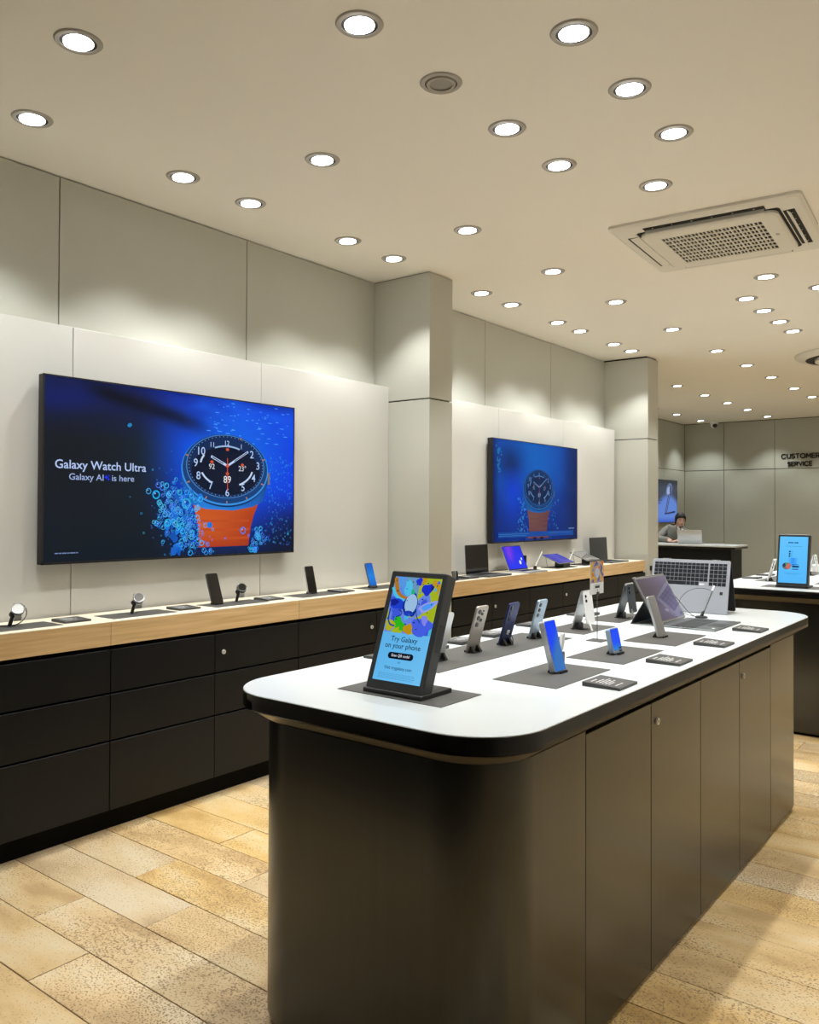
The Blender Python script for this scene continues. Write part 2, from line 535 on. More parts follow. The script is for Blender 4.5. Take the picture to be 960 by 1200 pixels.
# ---------------------------------------------------------------- downlights
ORD = ['first', 'second', 'third', 'fourth', 'fifth', 'sixth', 'seventh', 'eighth', 'ninth', 'tenth', 'eleventh', 'twelfth', 'thirteenth', 'fourteenth']
def downlight_proto():
    t = thing('downlight', 'x', 'ceiling light', (0, 0, ZC))
    n = 28
    ring = MB(); pr = [(0.066, -0.0005), (0.064, -0.006), (0.080, -0.006), (0.085, -0.0005)]
    ring.loft([[(r * math.cos(2 * PI * i / n), r * math.sin(2 * PI * i / n), z) for i in range(n)] for r, z in pr], cap=False)
    ring.build('trim_ring', 'trim', t, True)
    MB().lathe([(0.067, -0.003), (0.067, -0.0012)], 28).build('gimbal_gap', 'acdark', t)
    tilt = Matrix.Rotation(0.07, 4, 'X')
    MB().lathe([(0.0530, -0.002), (0.052, -0.009), (0.040, -0.0105), (0.015, -0.011)], 28, tilt).build('diffuser', 'lamp', t, True)
    return t
lamp_data = bpy.data.lights.new('downlight_beam', 'SPOT')
lamp_data.energy = LAMP_W; lamp_data.color = LAMP_COL
lamp_data.spot_size = SPOT_ANGLE; lamp_data.spot_blend = SPOT_BLEND
lamp_data.shadow_soft_size = 0.035
proto = downlight_proto()
used = [False]
def downlight(x, y, label, group):
    if not used[0]:
        t = proto; used[0] = True
    else:
        t = copy_tree(proto)
    t.location = (x, y, ZC)
    t.rotation_euler = (0, 0, math.atan2(x + 1.6, 3))
    tag(t, label, 'ceiling light', group)
    la = bpy.data.objects.new('beam', lamp_data)
    COL.objects.link(la)
    la.location = (x, y, ZC - 0.03)
    return t
beams = []
def row(x, ys, where, group):
    for i, y in enumerate(ys):
        downlight(x, y, 'recessed downlight, %s in %s' % (ORD[i], where), group)
row(-3.49, [1.36, 1.81, 2.60, 3.05, 3.85, 4.31], 'the row over the near wall shelf', 'downlights over the near wall shelf')
row(-3.50, [5.41, 5.86, 6.66, 7.11, 7.87, 8.31], 'the row over the far wall shelf', 'downlights over the far wall shelf')
row(-2.78, [1.61, 2.88, 4.14, 5.22, 6.29, 7.55, 8.84, 9.92, 10.98, 12.15, 13.20, 14.3, 15.45], 'the long row over the aisle by the wall shelf', 'downlights over the left aisle')
row(-1.90, [2.15, 3.14, 3.63], 'the row above the left edge of the near island', 'downlights over the near island')
row(-1.33, [2.15, 2.65, 3.14, 3.63], 'the row above the right edge of the near island', 'downlights over the near island')
downlight(-1.62, 4.16, 'single round downlight just in front of the ceiling air conditioner', 'downlights over the near island')
downlight(-1.62, 6.26, 'single round downlight just behind the ceiling air conditioner', 'downlights over the far island')
row(-1.91, [6.81, 7.31, 7.82, 8.30], 'the row above the left edge of the far island', 'downlights over the far island')
row(-1.37, [6.79, 7.31, 7.82, 8.30], 'the row above the right edge of the far island', 'downlights over the far island')
row(-3.98, [9.92, 10.99, 12.11, 13.17, 14.24, 15.45], 'the row over the service desk', 'downlights over the service area')
row(-5.16, [9.92, 10.99, 12.11, 13.17, 14.22, 15.46], 'the row along the rear left wall', 'downlights along the rear wall')
row(-0.45, [1.61, 2.88, 4.14, 5.22, 6.29, 7.55, 8.84, 9.92, 10.98, 12.15, 13.20, 14.3, 15.45], 'the added unseen row over the right aisle', 'downlights over the right aisle')  # added out-of-view lamps, mirrored from the left aisle to even the lighting
row(1.0, [1.61, 2.88, 4.14, 5.22, 6.29, 7.55, 8.84, 10.98, 13.2], 'the added unseen row along the right wall', 'downlights along the right wall')  # unseen lamps added to brighten the right side of the room
# the one dark fitting in the island row
sp = thing('ceiling_speaker', 'round ceiling fitting that is not lit, between two lit downlights', 'ceiling fitting', (-1.905, 2.645, ZC))
n = 28
rg = MB(); rg.loft([[(r * math.cos(2 * PI * i / n), r * math.sin(2 * PI * i / n), z) for i in range(n)] for r, z in [(0.066, -0.0005), (0.064, -0.006), (0.080, -0.006), (0.085, -0.0005)]], cap=False)
rg.build('trim_ring', 'trim', sp, True)
MB().lathe([(0.067, -0.003), (0.067, -0.0012)], 28).build('gimbal_gap', 'acdark', sp)
rg = MB(); rg.loft([[(r * math.cos(2 * PI * i / n), r * math.sin(2 * PI * i / n), z) for i in range(n)] for r, z in [(0.047, -0.004), (0.046, -0.010), (0.057, -0.010), (0.060, -0.003)]], cap=False)
rg.build('inner_ring', 'trim', sp, True)
MB().lathe([(0.048, -0.0045), (0.048, -0.004)], 28).build('diffuser', 'dimlamp', sp)

# ---------------------------------------------------------------- ceiling air conditioner (square cassette)
ac = thing('ceiling_air_conditioner', 'square off-white ceiling air conditioner cassette with perforated grille', 'air conditioner', (-1.60, 5.165, ZC), math.radians(4.0))
S = 0.53
fm = MB()
rings = [[(x, y, z) for x, y in rrect(2 * q, 2 * q, 0.03, 4)] for q, z in ((S, 0.0), (S, -0.016), (S - 0.02, -0.026), (0.408, -0.030), (0.400, -0.026))]
fm.loft([list(reversed(r)) for r in rings], cap=False)
fm.build('outer_frame', 'acwhite', ac, False)
MB().box(-0.42, 0.42, -0.42, 0.42, -0.022, -0.002).build('dark_chamber', 'acdark', ac)
# slots with louvre vanes on four sides, and white corner blocks
for k in range(4):
    R4 = Matrix.Rotation(k * PI / 2, 4, 'Z')
    MB().box(-0.335, 0.335, -0.468, -0.408, -0.0305, -0.020, R4).build('slot', 'acdark', ac)
    v = MB(); v.box(-0.33, 0.33, -0.026, 0.026, -0.002, 0.002, R4 @ Matrix.Translation((0, -0.428, -0.030)) @ Matrix.Rotation(math.radians((75, 40, 4, 4)[k]), 4, 'X'))
    v.build('louvre', 'acwhite', ac)
    if k in (0, 1):
        d = MB()
        for q in range(6):
            x = -0.28 + q * 0.112
            d.box(x - 0.004, x + 0.004, -0.452, -0.446, -0.032, -0.024, R4)
        d.build('louvre_pins', 'acwhite', ac)['kind'] = 'stuff'
# inner grille panel: frame with openings
ip = MB(); hw = 0.385
rings = [[(x, y, z) for x, y in rrect(2 * q, 2 * q, 0.06, 6)] for q, z in ((hw, -0.028), (hw, -0.042), (hw - 0.012, -0.050))]
ip.loft([list(reversed(r)) for r in rings], cap=False)
GX, GY = 0.285, 0.285
outer = rrect(2 * (hw - 0.012), 2 * (hw - 0.012), 0.05, 6)
inner = [(max(-GX, min(GX, x * 5)), max(-GY, min(GY, y * 5))) for x, y in outer]
N = len(outer)
ip.add([(x, y, -0.050) for x, y in outer] + [(x, y, -0.050) for x, y in inner], [(i, N + i, N + (i + 1) % N, (i + 1) % N) for i in range(N)])
ip.build('grille_panel', 'acwhite', ac)
MB().box(-GX - 0.005, GX + 0.005, -GY - 0.005, GY + 0.005, -0.044, -0.040).build('filter', 'acdark', ac)  # dark plate paints the shade in the recess behind the grille
gb = MB()
for i in range(13):
    x = -GX + (i + 0.5) * 2 * GX / 13 - GX / 13
    gb.box(x - 0.0045, x + 0.0045, -GY, GY, -0.051, -0.045)
for j in range(9):
    y = -GY + j * 2 * GY / 8
    gb.box(-GX, GX, y - 0.007, y + 0.007, -0.0505, -0.045)
for i in range(13):
    for j in range(8):
        x = -GX + (i + 0.5) * 2 * GX / 13; y = -GY + (j + 0.5) * 2 * GY / 8
        gb.box(x - 0.0025, x + 0.0025, y - 0.03, y + 0.03, -0.0502, -0.045)
gb.build('grille_bars', 'acwhite', ac)
MB().box(0.315, 0.335, -0.02, 0.02, -0.0508, -0.0498).build('badge', 'trim', ac)

# round diffuser unit further back
rv = thing('round_ceiling_vent', 'round off-white ceiling air vent with a dark ring, behind the air conditioner', 'ceiling vent', (-1.64, 9.86, ZC))
MB().lathe([(0.60, 0.0), (0.60, -0.012), (0.585, -0.03), (0.50, -0.055), (0.49, -0.05)], 56, cap=False).build('outer_ring', 'acwhite', rv, True)
MB().lathe([(0.50, -0.045), (0.50, -0.02)], 48).build('dark_throat', 'acdark', rv)
MB().lathe([(0.40, -0.045), (0.40, -0.07), (0.37, -0.085), (0.1, -0.09)], 56).build('centre_disc', 'acwhite', rv, True)

# dome camera at the back wall
dc = thing('security_camera', 'small white dome security camera on the ceiling at the back wall', 'camera', (-5.02, 15.80, ZC))
MB().lathe([(0.085, 0), (0.085, -0.03), (0.07, -0.05)], 24).build('base', 'whiteplastic', dc, True)
MB().lathe([(0.065, -0.04), (0.065, -0.07), (0.045, -0.11), (0.01, -0.125)], 24).build('housing', 'whiteplastic', dc, True)
MB().ellipsoid((0.025, -0.04, -0.075), (0.042, 0.042, 0.042)).build('lens', 'bezel', dc, True)

# ---------------------------------------------------------------- wall shelf and drawer cabinets
def drawer_cabinet(y0, y1, label, lock=None, group=None):
    t = thing('drawer_cabinet', label, 'cabinet', (XP, (y0 + y1) / 2, 0), 0, group)
    h = (y1 - y0) / 2
    x0, xf = 0.006, -3.46 - XP
    MB().box(x0, xf - 0.022, -h, h, 0.095, 0.864).build('carcass', 'plinth', t)
    MB().box(x0, -3.52 - XP, -h, h, 0.0, 0.095).build('plinth', 'plinth', t)
    for k, (z0, z1) in enumerate(((0.106, 0.421), (0.430, 0.641), (0.651, 0.848))):
        d = MB().bbox(xf - 0.02, xf, -h + 0.002, h - 0.002, z0, z1, 0.0015).build('drawer', 'black', t)
        if lock is not None and k == 2:
            yl = lock - (y0 + y1) / 2
            MB().cyl((xf - 0.001, yl, 0.752), (xf + 0.006, yl, 0.752), 0.0125, 0.0115, 16).build('lock', 'steel', d, True)
            MB().box(xf + 0.0055, xf + 0.007, yl - 0.0015, yl + 0.0015, 0.747, 0.757).build('keyhole', 'acdark', d)
    return t
W1 = [(0.98, 1.588), (1.588, 2.195), (2.195, 2.802), (2.802, 3.408), (3.408, 4.11), (4.11, 4.688)]
locks1 = {3: 2.858, 4: 4.062}
names1 = ['nearest black three-drawer cabinet under the near wall shelf, at the left edge', 'second black three-drawer cabinet under the near wall shelf', 'third black three-drawer cabinet under the near wall shelf, without a lock',
          'black three-drawer cabinet with lock, just left of the island end', 'black three-drawer cabinet with lock, behind the island sign', 'black three-drawer cabinet against the near pillar, under the near shelf']
for i, (a, b) in enumerate(W1):
    drawer_cabinet(a, b, names1[i], locks1.get(i), 'cabinets under the near wall shelf')
W2 = [(4.974, 5.512), (5.512, 6.10), (6.10, 6.696), (6.696, 7.29), (7.29, 7.88), (7.88, 8.585)]
locks2 = {1: 5.556, 3: 6.758}
for i, (a, b) in enumerate(W2):
    drawer_cabinet(a, b, 'black drawer cabinet under the far wall shelf, %s from the near pillar' % ORD[i], locks2.get(i), 'cabinets under the far wall shelf')

def wall_shelf(secs, label):
    t = thing('wall_shelf', label, 'shelf', (XP, secs[0], 0.868))
    for a, b in zip(secs[:-1], secs[1:]):
        s = MB().bbox(0.012, -3.46 - XP, a + 0.0008 - secs[0], b - 0.0008 - secs[0], 0.0, 0.1075, 0.001).build('shelf_board', 'oak', t)
        MB().box(0.012, -3.4602 - XP, a + 0.001 - secs[0], b - 0.001 - secs[0], 0.1075, 0.110).build('lit_top_sheet', 'lit_oak_top', s)  # pale sheet paints the lit look of the oak top
    return t
wall_shelf([0.98, 2.195, 3.412, 4.688], 'long light oak display shelf under the large near screen')
wall_shelf([4.974, 6.19, 7.41, 8.59], 'light oak display shelf between the two pillars, holding laptops')
ZS = 0.978

# ---------------------------------------------------------------- wall screens
def tv_frame(t, w, h, dep=0.045):
    MB().bbox(-dep, 0.0, 0, w, 0, h, 0.003).build('housing', 'bezel', t)
    b = MB()
    e = 0.007
    for (a0, a1, c0, c1) in ((0, w, 0, e * 1.6), (0, w, h - e, h), (0, e, 0, h), (w - e, w, 0, h)):
        b.box(-0.006, 0.003, a0, a1, c0, c1)
    b.build('bezel', 'bezel', t)
    MB().box(-0.075, -dep, w * 0.3, w * 0.7, h * 0.25, h * 0.75).build('wall_mount', 'greyplastic', t)

def bg_tv1(u, v):
    nz = noise.noise(Vector((u * 3.0, v * 9.0, 0.3))) * 0.5 + 0.5
    nz2 = noise.noise(Vector((u * 9.0, v * 22.0, 3.3))) * 0.5 + 0.5
    c = lerp((22, 25, 30), (14, 24, 34), 1 - v / 0.9)
    a = sstep(0.50, 0.92, u + 0.10 * (v - 0.5)) * sstep(-0.15, 0.45, v)
    c = lerp(c, (2, 52, 218), a)
    g = math.exp(-((u - 1.15) / 0.42) ** 2 - ((v - 0.60) / 0.30) ** 2)
    c = lerp(c, (18, 118, 235), 0.75 * g)
    tp = sstep(0.60, 0.80, v) * (1 - sstep(0.75, 1.3, u))
    c = lerp(c, (12, 30, 120), tp * (0.25 + 0.75 * nz) * 0.85)
    # bright rays of water under the surface
    sh = sstep(0.62, 0.80, v) * sstep(0.55, 0.95, u)
    c = lerp(c, (20, 95, 235), sh * 0.8 * nz2)
    # dark wave streak
    d = abs(v - (0.87 - 0.20 * (u - 0.25))) 
    st = math.exp(-(d / 0.045) ** 2) * sstep(0.15, 0.35, u) * (1 - sstep(0.75, 1.05, u))
    c = lerp(c, (10, 14, 22), st * (0.55 + 0.45 * nz))
    d2 = math.exp(-((v - 0.90) / 0.03) ** 2) * sstep(0.6, 0.8, u)
    c = lerp(c, (6, 24, 110), 0.6 * d2 * nz)
    c = lerp(c, (4, 14, 40), sstep(1.25, 1.65, u) * (1 - sstep(0.05, 0.40, v)) * 0.85)
    return c

def bubble(p, u, v, r, rng):
    p.ring(u, v, r, r * 1.0, r * 0.28, r * 0.28, (20 + rng.randint(0, 60), 100 + rng.randint(0, 90), 205 + rng.randint(0, 45)), 10, lay=False)
    if r > 0.006:
        p.ell(u - r * 0.3, v + r * 0.3, r * 0.22, r * 0.22, (120, 190, 250), 6, lay=False)

def watch_pic(p, cu, cv, k, dim=1.0, rng=None):
    """underwater sports watch with an orange strap, k = scale (1 = large screen)"""
    D = lambda c: c if dim >= 1 else lerp(tuple(x * 0.86 for x in c), (10, 70, 140), 1 - dim)
    E = lambda du, dv: (cu + du * k, cv + dv * k)
    # strap
    p.poly([E(-0.235, -0.225), E(0.24, -0.22), E(0.205, -0.29), E(0.185, -0.35), E(0.165, -0.465), E(-0.195, -0.465), E(-0.20, -0.35)], [D(c) for c in ((196, 84, 30), (178, 66, 24), (170, 60, 22), (168, 58, 24), (160, 52, 24), (170, 58, 28), (205, 92, 34))])
    for q in range(3):
        p.rect(E(-0.19, 0)[0], E(0.17, 0)[0], E(0, -0.325 - 0.05 * q)[1], E(0, -0.310 - 0.05 * q)[1], D((188, 74, 32)))
    # case
    p.poly([E(-0.31, -0.03), E(-0.315, -0.10), E(-0.27, -0.215), E(-0.15, -0.25), E(0.05, -0.258), E(0.20, -0.235), E(0.275, -0.205), E(0.315, -0.09), E(0.315, -0.02)], [D(c) for c in ((40, 110, 190), (22, 80, 160), (20, 90, 175), (36, 130, 220), (30, 118, 205), (24, 100, 190), (20, 84, 165), (18, 66, 130), (22, 70, 135))])
    p.ell(*E(0.002, -0.052), 0.300 * k, 0.187 * k, D((10, 48, 100)), 48)
    p.ell(*E(0.0, -0.024), 0.318 * k, 0.205 * k, D((52, 140, 220)), 56)
    p.ell(*E(0.0, -0.018), 0.310 * k, 0.200 * k, D((18, 62, 118)), 56)
    p.ell(*E(0.0, -0.004), 0.286 * k, 0.183 * k, D((70, 130, 195)), 56)
    p.ell(*E(0.0, -0.004), 0.280 * k, 0.179 * k, D((14, 40, 84)), 56)
    p.ell(*E(0.0, -0.03), 0.250 * k, 0.138 * k, D((8, 20, 44)), 48)
    # crown
    p.rect(*(E(0.315, 0)[0], E(0.332, 0)[0]), *(E(0, -0.10)[1], E(0, -0.03)[1]), D((120, 110, 100)))
    # bezel tick marks
    for a in (70, 20, -25, -60, -90, -120, -155, 160):
        r = math.radians(a)
        p.line(E(0.288 * math.cos(r), -0.018 + 0.186 * math.sin(r)), E(0.308 * math.cos(r), -0.018 + 0.199 * math.sin(r)), 0.008 * k, D((170, 120, 90)))
    # numerals
    nums = {12: (0, .132), 1: (.105, .118), 2: (.186, .068), 3: (.234, .002), 4: (.20, -.072), 5: (.119, -.129), 6: (.002, -.161), 7: (-.117, -.122), 8: (-.204, -.069), 9: (-.223, .002), 10: (-.183, .069), 11: (-.109, .117)}
    for nn, (du, dv) in nums.items():
        a, b = E(du, dv - 0.014)
        p.text(str(nn), a, b, height=(0.044 if nn in (2, 3, 4, 5, 6, 7, 8, 9, 10) else 0.028) * k, col=D((172, 198, 240)), bold=0.006, centre=True)
    # minute dots
    for q in range(60):
        a = 2 * PI * q / 60
        p.ell(*E(0.270 * math.cos(a), -0.004 + 0.172 * math.sin(a)), 0.0035 * k, 0.003 * k, D((110, 150, 200)), 5, lay=False)
    p.layer()
    # activity arcs
    p.ring(*E(0, -0.004), 0.198 * k, 0.122 * k, 0.012 * k, 0.010 * k, D((190, 210, 240)), 14, math.radians(200), math.radians(235))
    p.ring(*E(0, -0.004), 0.198 * k, 0.122 * k, 0.012 * k, 0.010 * k, D((190, 210, 240)), 14, math.radians(-62), math.radians(-12))
    p.ring(*E(0, -0.004), 0.198 * k, 0.122 * k, 0.010 * k, 0.009 * k, D((150, 180, 220)), 14, math.radians(62), math.radians(118))
    p.ring(*E(0, -0.004), 0.198 * k, 0.122 * k, 0.012 * k, 0.010 * k, D((190, 210, 240)), 10, math.radians(150), math.radians(172))
    # complications
    p.text('92', *E(-0.112, -0.022), height=0.030 * k, col=D((210, 215, 225)), bold=0.004, centre=True)
    p.text('23\u00b0', *E(0.112, -0.026), height=0.030 * k, col=D((210, 215, 225)), bold=0.004, centre=True)
    p.text('89', *E(0.0, -0.098), height=0.040 * k, col=D((225, 228, 235)), bold=0.004, centre=True)
    for du, dv in ((-0.112, 0.018), (0.112, 0.010), (0.0, -0.045), (0.0, 0.095)):
        p.ell(*E(du, dv), 0.012 * k, 0.009 * k, D((200, 80, 55)), 12, lay=False)
    p.layer()
    # hands
    p.line(E(0, 0), E(-0.118, 0.050), 0.014 * k, D((190, 210, 245)))
    p.line(E(-0.03, 0.012), E(-0.110, 0.047), 0.006 * k, D((30, 40, 60)))
    p.line(E(0, 0), E(0.155, 0.09), 0.012 * k, D((190, 210, 245)))
    p.line(E(0.05, 0.028), E(0.150, 0.087), 0.005 * k, D((30, 40, 60)))
    p.line(E(0, 0.045), E(0.001, -0.145), 0.005 * k, D((205, 75, 50)))
    p.ell(*E(0, 0), 0.012 * k, 0.010 * k, D((210, 80, 55)), 14)
    p.layer()

def make_tv1():
    t = thing('wall_screen', 'large wall screen showing an orange-strapped sports watch with advertising text', 'screen', (-3.775, 2.025, 1.235))
    w_, h_ = 1.645, 0.911
    tv_frame(t, w_, h_)
    mp = lambda u, v, d: (0.0005 + d, u, v)
    p = Pic(mp)
    p.grid(0.006, w_ - 0.006, 0.01, h_ - 0.006, 150, 84, bg_tv1)
    rng = random.Random(4)
    for q in range(520):        # fine spray right of and around the watch
        if rng.random() < 0.45:
            u, v = rng.uniform(1.40, 1.63), rng.uniform(0.05, 0.62)
        else:
            u, v = rng.gauss(0.80, 0.10), rng.gauss(0.20, 0.13)
        if not (0.02 < u < w_ - 0.02 and 0.02 < v < h_ - 0.02):
            continue
        bubble(p, u, v, rng.uniform(0.0025, 0.006), rng)
    p.layer()
    for q in range(60):
        u, v = rng.uniform(0.95, 1.6), rng.uniform(0.66, 0.89)
        p.ell(u, v, rng.uniform(0.004, 0.02), rng.uniform(0.0015, 0.003), (70, 160, 250), 8, lay=False)
    p.layer()
    watch_pic(p, 1.107, 0.520, 1.0)
    for q in range(46):
        u, v = rng.gauss(0.80, 0.055), rng.gauss(0.21, 0.085)
        if v > 0.03:
            p.ell(u, v, rng.uniform(0.010, 0.030), rng.uniform(0.008, 0.024), lerp((8, 60, 150), (30, 120, 225), rng.random()), 12, lay=False, rot=rng.random() * 3)
    p.layer()
    for (u, v, s, nb) in ((0.77, 0.27, 0.055, 90), (0.845, 0.13, 0.05, 80), (0.72, 0.36, 0.05, 22), (0.69, 0.20, 0.04, 14), (1.345, 0.11, 0.025, 40), (1.315, 0.04, 0.02, 26), (0.88, 0.25, 0.05, 20), (0.95, 0.06, 0.05, 26)):
        for q in range(nb):
            uu, vv = rng.gauss(u, s), rng.gauss(v, s)
            if 0.02 < uu < w_ - 0.02 and 0.02 < vv < h_ - 0.02:
                bubble(p, uu, vv, rng.uniform(0.004, 0.017), rng)
        p.layer()
    for u, v, r in ((0.578, 0.363, 0.017), (0.625, 0.345, 0.024), (0.645, 0.303, 0.016), (0.652, 0.26, 0.012), (0.70, 0.195, 0.022), (0.82, 0.30, 0.030), (0.70, 0.140, 0.014), (0.645, 0.22, 0.011), (0.69, 0.395, 0.016), (1.225, 0.145, 0.022), (0.535, 0.245, 0.006), (0.60, 0.17, 0.005)):
        bubble(p, u, v, r, rng)
    p.layer()
    p.ell(0.462, 0.702, 0.014, 0.010, (30, 130, 190), 10, rot=0.5)
    p.text('Galaxy Watch Ultra', 0.058, 0.464, height=0.042, width=0.504, col=(178, 198, 240), bold=0.010)
    p.text('Galaxy AI', 0.130, 0.410, height=0.031, width=0.185, col=(160, 180, 225), bold=0.006)
    p.text('is here', 0.362, 0.410, height=0.031, width=0.128, col=(160, 180, 225), bold=0.006)
    for du, dv, r in ((0.330, 0.428, 0.013), (0.343, 0.418, 0.009), (0.345, 0.436, 0.006)):
        q = [(du + r * (1.0 if i % 2 == 0 else 0.38) * math.cos(i * PI / 4), dv + r * (1.0 if i % 2 == 0 else 0.38) * math.sin(i * PI / 4)) for i in range(8)]
        p.poly(q, (20, 50, 255))
    x = 0.060
    for L in (0.018, 0.013, 0.022, 0.012, 0.028, 0.010):
        p.rect(x, x + L, 0.051, 0.056, (120, 140, 190), lay=False); x += L + 0.0035
    p.build('display', 'screen', t)
    return t
make_tv1()

def bg_tv2(u, v):
    nz = noise.noise(Vector((u * 4.0, v * 6.0, 9.3))) * 0.5 + 0.5
    c = lerp((6, 40, 120), (8, 62, 158), sstep(0.0, 0.9, v))
    g = math.exp(-((u - 0.7) / 0.6) ** 2 - ((v - 0.75) / 0.35) ** 2)
    c = lerp(c, (12, 98, 190), g * 0.9)
    b = math.exp(-((u - 0.35) / 0.16) ** 2 - ((v - 0.45) / 0.25) ** 2)
    c = lerp(c, (4, 60, 205), b * 0.9)
    c = lerp(c, (8, 36, 84), math.exp(-((u - 0.30) / 0.22) ** 2 - ((v - 0.72) / 0.13) ** 2) * 0.8)
    c = lerp(c, (8, 26, 70), sstep(1.15, 1.6, u) * 0.75)
    c = lerp(c, (10, 22, 60), (1 - sstep(0.0, 0.12, u)) * 0.7)
    c = lerp(c, (30, 110, 190), (nz - 0.5) * 0.35)
    return c
def make_tv2():
    t = thing('wall_screen', 'wall screen between the pillars showing a smaller blue underwater watch', 'screen', (-3.775, 6.005, 1.222))
    w_, h_ = 1.60, 0.908
    tv_frame(t, w_, h_, 0.05)
    p = Pic(lambda u, v, d: (0.0005 + d, u, v))
    p.grid(0.006, w_ - 0.006, 0.01, h_ - 0.006, 110, 64, bg_tv2)
    rng = random.Random(9)
    for q in range(90):
        u, v = rng.gauss(0.52, 0.05), rng.uniform(0.05, 0.40)
        bubble(p, u, v, rng.uniform(0.004, 0.012), rng)
    for q in range(40):
        u, v = rng.uniform(0.95, 1.2), rng.uniform(0.05, 0.40)
        bubble(p, u, v, rng.uniform(0.003, 0.010), rng)
    for q in range(24):
        u, v = rng.gauss(0.12, 0.03), rng.uniform(0.6, 0.86)
        p.ell(u, v, rng.uniform(0.006, 0.016), rng.uniform(0.008, 0.02), (30, 110, 170), 8, lay=False)
    p.layer()
    watch_pic(p, 0.815, 0.500, 0.92, 0.62)
    p.rect(0.55, 1.06, 0.012, 0.075, (10, 52, 128))
    p.rect(0.60, 0.99, 0.030, 0.09, (112, 60, 58))
    p.rect(0.09, 1.50, 0.045, 0.092, (16, 70, 150))
    p.rect(0.10, 0.62, 0.072, 0.076, (60, 120, 190)); p.rect(0.10, 0.58, 0.058, 0.062, (60, 120, 190)); p.rect(0.99, 1.45, 0.075, 0.079, (50, 110, 180))
    p.rect(0.70, 0.755, 0.016, 0.040, (20, 10, 20)); p.rect(0.83, 0.885, 0.016, 0.040, (20, 10, 20))
    x = 1.40
    for L in (0.02, 0.03, 0.02, 0.03):
        p.line((x, 0.108), (x + L, 0.116), 0.006, (130, 170, 210), lay=False); x += L + 0.006
    p.layer()
    p.build('display', 'screen', t)
make_tv2()

def bg_tv3(u, v):
    c = lerp((92, 128, 205), (58, 66, 82), sstep(0.36, 0.52, v + 0.08 * math.sin(u * 5)))
    c = lerp(c, (50, 82, 190), (1 - sstep(0.0, 0.12, v)) * 0.8)
    c = lerp(c, (40, 44, 50), sstep(0.62, 0.78, v))
    return c
def make_tv3():
    t = thing('wall_screen', 'blue-lit wall screen on the rear left wall behind the seated person', 'screen', (XREAR + 0.07, 13.98, 1.30))
    w_, h_ = 1.40, 0.785
    tv_frame(t, w_, h_, 0.04)
    p = Pic(lambda u, v, d: (0.0005 + d, u, v))
    p.grid(0.006, w_ - 0.006, 0.01, h_ - 0.006, 40, 40, bg_tv3)
    # earbud-like rounded head on a long stem with a foot
    p.ell(0.99, 0.60, 0.17, 0.12, (96, 112, 150), 28, rot=0.4)
    p.ell(0.97, 0.585, 0.10, 0.075, (150, 170, 215), 24, rot=0.4)
    p.ell(1.06, 0.60, 0.05, 0.09, (66, 76, 110), 20)
    p.poly([(0.95, 0.52), (1.06, 0.54), (0.86, 0.17), (0.76, 0.15)], (38, 48, 92))
    p.poly([(0.99, 0.52), (1.02, 0.525), (0.84, 0.19), (0.81, 0.18)], (120, 145, 215))
    p.poly([(0.76, 0.15), (0.86, 0.18), (1.30, 0.22), (1.28, 0.18)], (30, 40, 84))
    p.rect(0.44, 0.64, 0.40, 0.415, (52, 70, 140)); p.rect(0.44, 0.60, 0.35, 0.36, (52, 70, 140))
    p.build('display', 'screen', t)
make_tv3()

# ---------------------------------------------------------------- customer service lettering
cs = thing('wall_lettering', 'dark raised CUSTOMER SERVICE lettering on the back wall', 'sign', (-3.56, YB, 2.40))
def _arc(cx, cz, rx, rz, a0, a1, n=16):
    return [(cx + rx * math.cos(math.radians(a0 + (a1 - a0) * i / n)), cz + rz * math.sin(math.radians(a0 + (a1 - a0) * i / n))) for i in range(n + 1)]
GLYPH = {   # geometric capitals as strokes in a unit-high box: (width, strokes)
    'C': (0.92, [_arc(0.50, 0.5, 0.50, 0.5, 42, 318)]),
    'U': (0.74, [[(0, 1), (0, 0.37)] + _arc(0.37, 0.37, 0.37, 0.37, 180, 360) + [(0.74, 1)]]),
    'S': (0.62, [_arc(0.31, 0.74, 0.29, 0.26, 30, 270, 12) + _arc(0.31, 0.24, 0.31, 0.24, 90, -150, 12)]),
    'T': (0.70, [[(0, 1), (0.70, 1)], [(0.35, 1), (0.35, 0)]]),
    'O': (1.02, [_arc(0.51, 0.5, 0.51, 0.5, 0, 360, 28)]),
    'M': (0.92, [[(0, 0), (0.06, 1), (0.46, 0.30), (0.86, 1), (0.92, 0)]]),
    'E': (0.58, [[(0.58, 1), (0, 1), (0, 0), (0.58, 0)], [(0, 0.5), (0.52, 0.5)]]),
    'R': (0.66, [[(0, 0), (0, 1), (0.36, 1)] + _arc(0.36, 0.73, 0.27, 0.27, 90, -90, 10) + [(0, 0.46)], [(0.30, 0.46), (0.66, 0)]]),
    'V': (0.80, [[(0, 1), (0.40, 0), (0.80, 1)]]),
    'I': (0.02, [[(0.01, 0), (0.01, 1)]]),
}
def ribbon(mb, pts, t, kx, kz, ox, oz, dep=0.014):
    P_ = [Vector((ox + p[0] * kx, oz + p[1] * kz)) for p in pts]
    for a, b in zip(P_[:-1], P_[1:]):
        d = (b - a)
        if d.length < 1e-6:
            continue
        d.normalize()
        n_ = Vector((-d.y, d.x)) * t / 2
        e = d * t * 0.28
        q = [a - e - n_, b + e - n_, b + e + n_, a - e + n_]
        v = [(p.x, -dep, p.y) for p in q] + [(p.x, 0.0, p.y) for p in q]
        mb.add(v, [(0, 1, 2, 3), (7, 6, 5, 4), (0, 4, 5, 1), (1, 5, 6, 2), (2, 6, 7, 3), (3, 7, 4, 0)])
